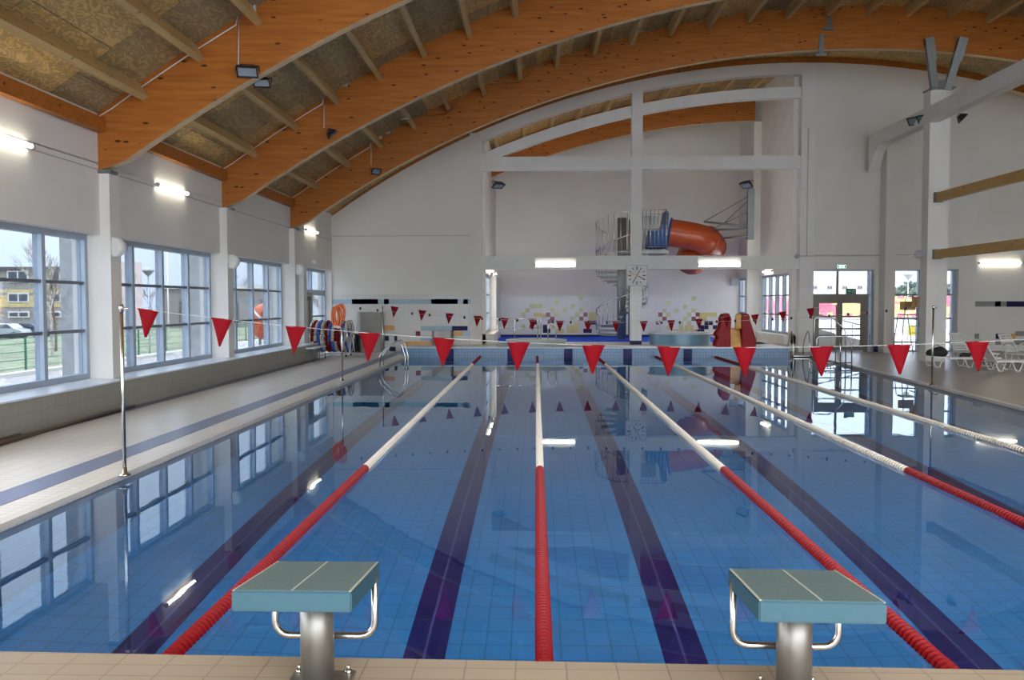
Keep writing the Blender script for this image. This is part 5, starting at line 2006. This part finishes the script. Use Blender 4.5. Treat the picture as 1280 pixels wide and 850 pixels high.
# outdoor bend of the slide seen through the third window
Yo = 40.5
c = atY(322, 395, Yo)
r = 21 * Yo / F
root = empty('outdoor_slide_bend', (c.x, Yo, -.3))
R0 = .62
pts = []
for i in range(15):
    a = math.radians(-70 + 250 * i / 14)
    pts.append(Vector((.18 * math.sin(a * .5), math.cos(a) * .5, c.z + .3 + math.sin(a) * .25)))
bp_ = [Vector((1.5, .5, c.z + .62)), Vector((.55, .15, c.z + .55)), Vector((.02, 0, c.z + .32)), Vector((-.06, 0, c.z - .05)), Vector((.1, .05, c.z - .36)), Vector((.7, .4, c.z - .52)), Vector((1.5, .9, c.z - .6))]
for _ in range(2):
    q_ = [bp_[0]]
    for a_, b_ in zip(bp_[:-1], bp_[1:]): q_ += [a_.lerp(b_, .25), a_.lerp(b_, .75)]
    bp_ = q_ + [bp_[-1]]
MB().tube(bp_, .46, 24).build('tube', ['slide_orange'], root)
k_ = 9
MB().tube([bp_[k_], bp_[k_ + 1]], .50, 24).build('flange', ['sill'], root)
MB().cyl((0.1, 0, 0), (0.1, 0, c.z - .1), .07, 10).build('support_post', ['steel_dark'], root)
tag(root, 'orange bend of the tube slide outside the third window', 'water slide')

# stadium beyond the right-hand glazing
root = empty('grandstand', (0, 0, 0))
YT = 70.0
za, zb = .85, 2.6
x0, x1 = 14.0, 56.0
mb = MB()
nr = 7
for k in range(nr):
    mb.box(x0, x1, YT + k * .8, YT + (k + 1) * .8, -.4, za + k * .23)
mb.box(x0, x1, YT - .3, YT, -.4, za - .1)
mb.build('stepped_base', ['b_white'], root)
rr = random.Random(4)
for k in range(nr):
    mb = MB()
    x = x0 + .1
    i = 0
    while x < x1 - .3:
        red = (math.sin(x * .33 + 1.1) > -.1) if k not in (0, nr - 1) else (i % 2 == 0)
        if 34 > x > 27: red = (i + k) % 2 == 0 and k % 2 == 0
        z = za + k * .23
        m = 0 if red else 1
        mb.box(x, x + .44, YT + k * .8 + .25, YT + k * .8 + .6, z + .12, z + .16, m)
        mb.box(x, x + .44, YT + k * .8 + .56, YT + k * .8 + .62, z + .12, z + .42, m)
        mb.box(x + .15, x + .29, YT + k * .8 + .4, YT + k * .8 + .5, z - .0, z + .12, m)
        x += .52; i += 1
    mb.build('seat_row', ['st_red', 'st_yellow'], root)
tag(root, 'grandstand with rows of red and yellow seats beyond the glazed entrance', 'grandstand')
root = empty('stadium_building', (0, 0, 0))
a = atY(985, 372, 150); b = atY(1086, 347, 150)
MB().box(a.x, b.x, 150, 162, -.5, b.z).build('wall', ['b_white'], root)
windows_row(root, 150, [a.x + 2 + k * 2.6 for k in range(int((b.x - a.x) / 2.6))], atY(1000, 362, 150).z, atY(1000, 357, 150).z, 1.0, 'b_grey')
MB().box(a.x, b.x, 149.6, 162, b.z, b.z + .5).build('roof_edge', ['b_pink'], root)
tag(root, 'long pale building behind the grandstand', 'building')
# fences and ramp railing
for (Yf_, z1, lb, dx) in ((44.0, 1.25, 'white railing of close bars outside the glazed entrance', .14), (58, 1.0, 'farther white railing before the grandstand', .3)):
    root = empty('white_railing', (11.5, Yf_, -.3))
    L_ = 14 if Yf_ < 50 else 24
    mb = MB()
    k = 0
    while k * dx < L_:
        mb.cyl((k * dx, 0, .1), (k * dx, 0, z1 + .3), .014, 4); k += 1
    mb.build('bars', ['fence_white'], root)
    MB().tube([(0, 0, z1 + .32), (L_, 0, z1 + .32)], .03, 6).tube([(0, 0, .1), (L_, 0, .1)], .025, 6).build('rails', ['fence_white'], root)
    tag(root, lb, 'railing')
root = empty('outdoor_ramp', (13.0, 39.0, -.3))
MB().prism([(-.6, 0), (-.6, 1.35), (3.4, .3), (3.4, 0)], 0, 1.6).build('ramp_wall', ['b_white'], root)
MB().tube([(-.6, 0, 2.0), (3.4, 0, 1.0)], .03, 6).build('handrail', ['fence_white'], root)
for k in range(5):
    MB().cyl((-.5 + k * .95, 0, .2), (-.5 + k * .95, 0, 1.98 - k * .24), .02, 6).build('upright', ['fence_white'], root)
tag(root, 'sloping white ramp wall with handrail outside the glazed entrance', 'ramp')
p = atY(1141, 413, 43.8)
o = MB().box(p.x - .24, p.x + .24, 43.75, 43.8, p.z - .26, p.z + .26).build('yellow_board', ['yellow_sign'], origin=(p.x, 43.8, p.z))
tag(o, 'yellow square board on the white railing outside the tall window', 'sign')
p = atY(1134.5, 395, 55); q = atY(1134.5, 342, 55)
street_lamp(p.x, 55, -.3, q.z, 'street lamp with conical head outside the tall window', .36)
p = atY(1062, 395, 75); q = atY(1062, 353, 75)
street_lamp(p.x, 75 - 6.2, -.3, q.z, 'small distant street lamp seen above the entrance doors', .3)


def bushy(x, y, z, h, w, label, seed, group=None):
    rnd = random.Random(seed)
    import bmesh
    root = empty('evergreen_tree', (x, y, z))
    mb = MB()
    for i in range(420):
        t = rnd.uniform(.12, 1)
        a = rnd.uniform(0, 2 * PI)
        r = w * (1 - t * .75) * rnd.uniform(.3, 1)
        c = Vector((r * math.cos(a), r * math.sin(a), t * h))
        s = h * .075
        d1 = Vector([rnd.uniform(-1, 1) for _ in range(3)]).normalized() * s
        d2 = Vector([rnd.uniform(-1, 1) for _ in range(3)]).normalized() * s
        mb.add([c, c + d1, c + d1 + d2, c + d2], [(0, 1, 2, 3)])
    mb.build('foliage', ['conifer'], root, recalc=False)
    MB().tube([(0, 0, 0), (0, 0, h * .8)], [h * .025, h * .008], 6).build('trunk', ['bark'], root)
    tag(root, label, 'tree', group)


for i, (px, hpx) in enumerate(((1116, 361), (1127, 358), (1136, 355), (1146, 354), (1156, 356), (1186, 358), (1196, 357), (1206, 360))):
    Yb = 120 + (i % 4) * 9
    q = atY(px, hpx, Yb)
    bushy(q.x, Yb, -.5, q.z + .6, 2.6, 'grey-green tree in the row behind the grandstand', 60 + i, 'trees behind the grandstand')

# ------------------------------------------------------------------ light
w = bpy.data.worlds.new('sky')
sc.world = w
w.use_nodes = True
nt = w.node_tree
bg = nt.nodes['Background']
tc = nt.nodes.new('ShaderNodeTexCoord')
sep = nt.nodes.new('ShaderNodeSeparateXYZ')
nt.links.new(tc.outputs['Generated'], sep.inputs[0])
rp = nt.nodes.new('ShaderNodeValToRGB')
el = rp.color_ramp.elements
el[0].position = 0.0; el[0].color = (.62, .70, .80, 1)
el[1].position = 1.0; el[1].color = (1.0, 1.0, 1.0, 1)
e = el.new(.12); e.color = (.66, .73, .82, 1)
e = el.new(.45); e.color = (.86, .90, .95, 1)
nt.links.new(sep.outputs['Z'], rp.inputs[0])
# overcast sky: the zenith is about three times as bright as the horizon
mt_ = nt.nodes.new('ShaderNodeMath'); mt_.operation = 'MULTIPLY_ADD'
mx_ = nt.nodes.new('ShaderNodeMath'); mx_.operation = 'MAXIMUM'; mx_.inputs[1].default_value = 0.0
nt.links.new(sep.outputs['Z'], mx_.inputs[0])
nt.links.new(mx_.outputs[0], mt_.inputs[0])
mt_.inputs[1].default_value = SKY_S * 2.2
mt_.inputs[2].default_value = SKY_S
nt.links.new(rp.outputs[0], bg.inputs['Color'])
nt.links.new(mt_.outputs[0], bg.inputs['Strength'])

sc.view_settings.view_transform = 'Standard'
sc.view_settings.look = 'None'
sc.view_settings.gamma = 1.0
sc.view_settings.use_curve_mapping = False
sc.view_settings.exposure = EXPO
cy = sc.cycles
cy.use_denoising = True
cy.max_bounces = 10
cy.diffuse_bounces = 6
cy.glossy_bounces = 5
cy.transmission_bounces = 8
cy.transparent_max_bounces = 16
cy.sample_clamp_indirect = 6.0
cy.caustics_reflective = True
cy.caustics_refractive = True
cy.blur_glossy = 0.5
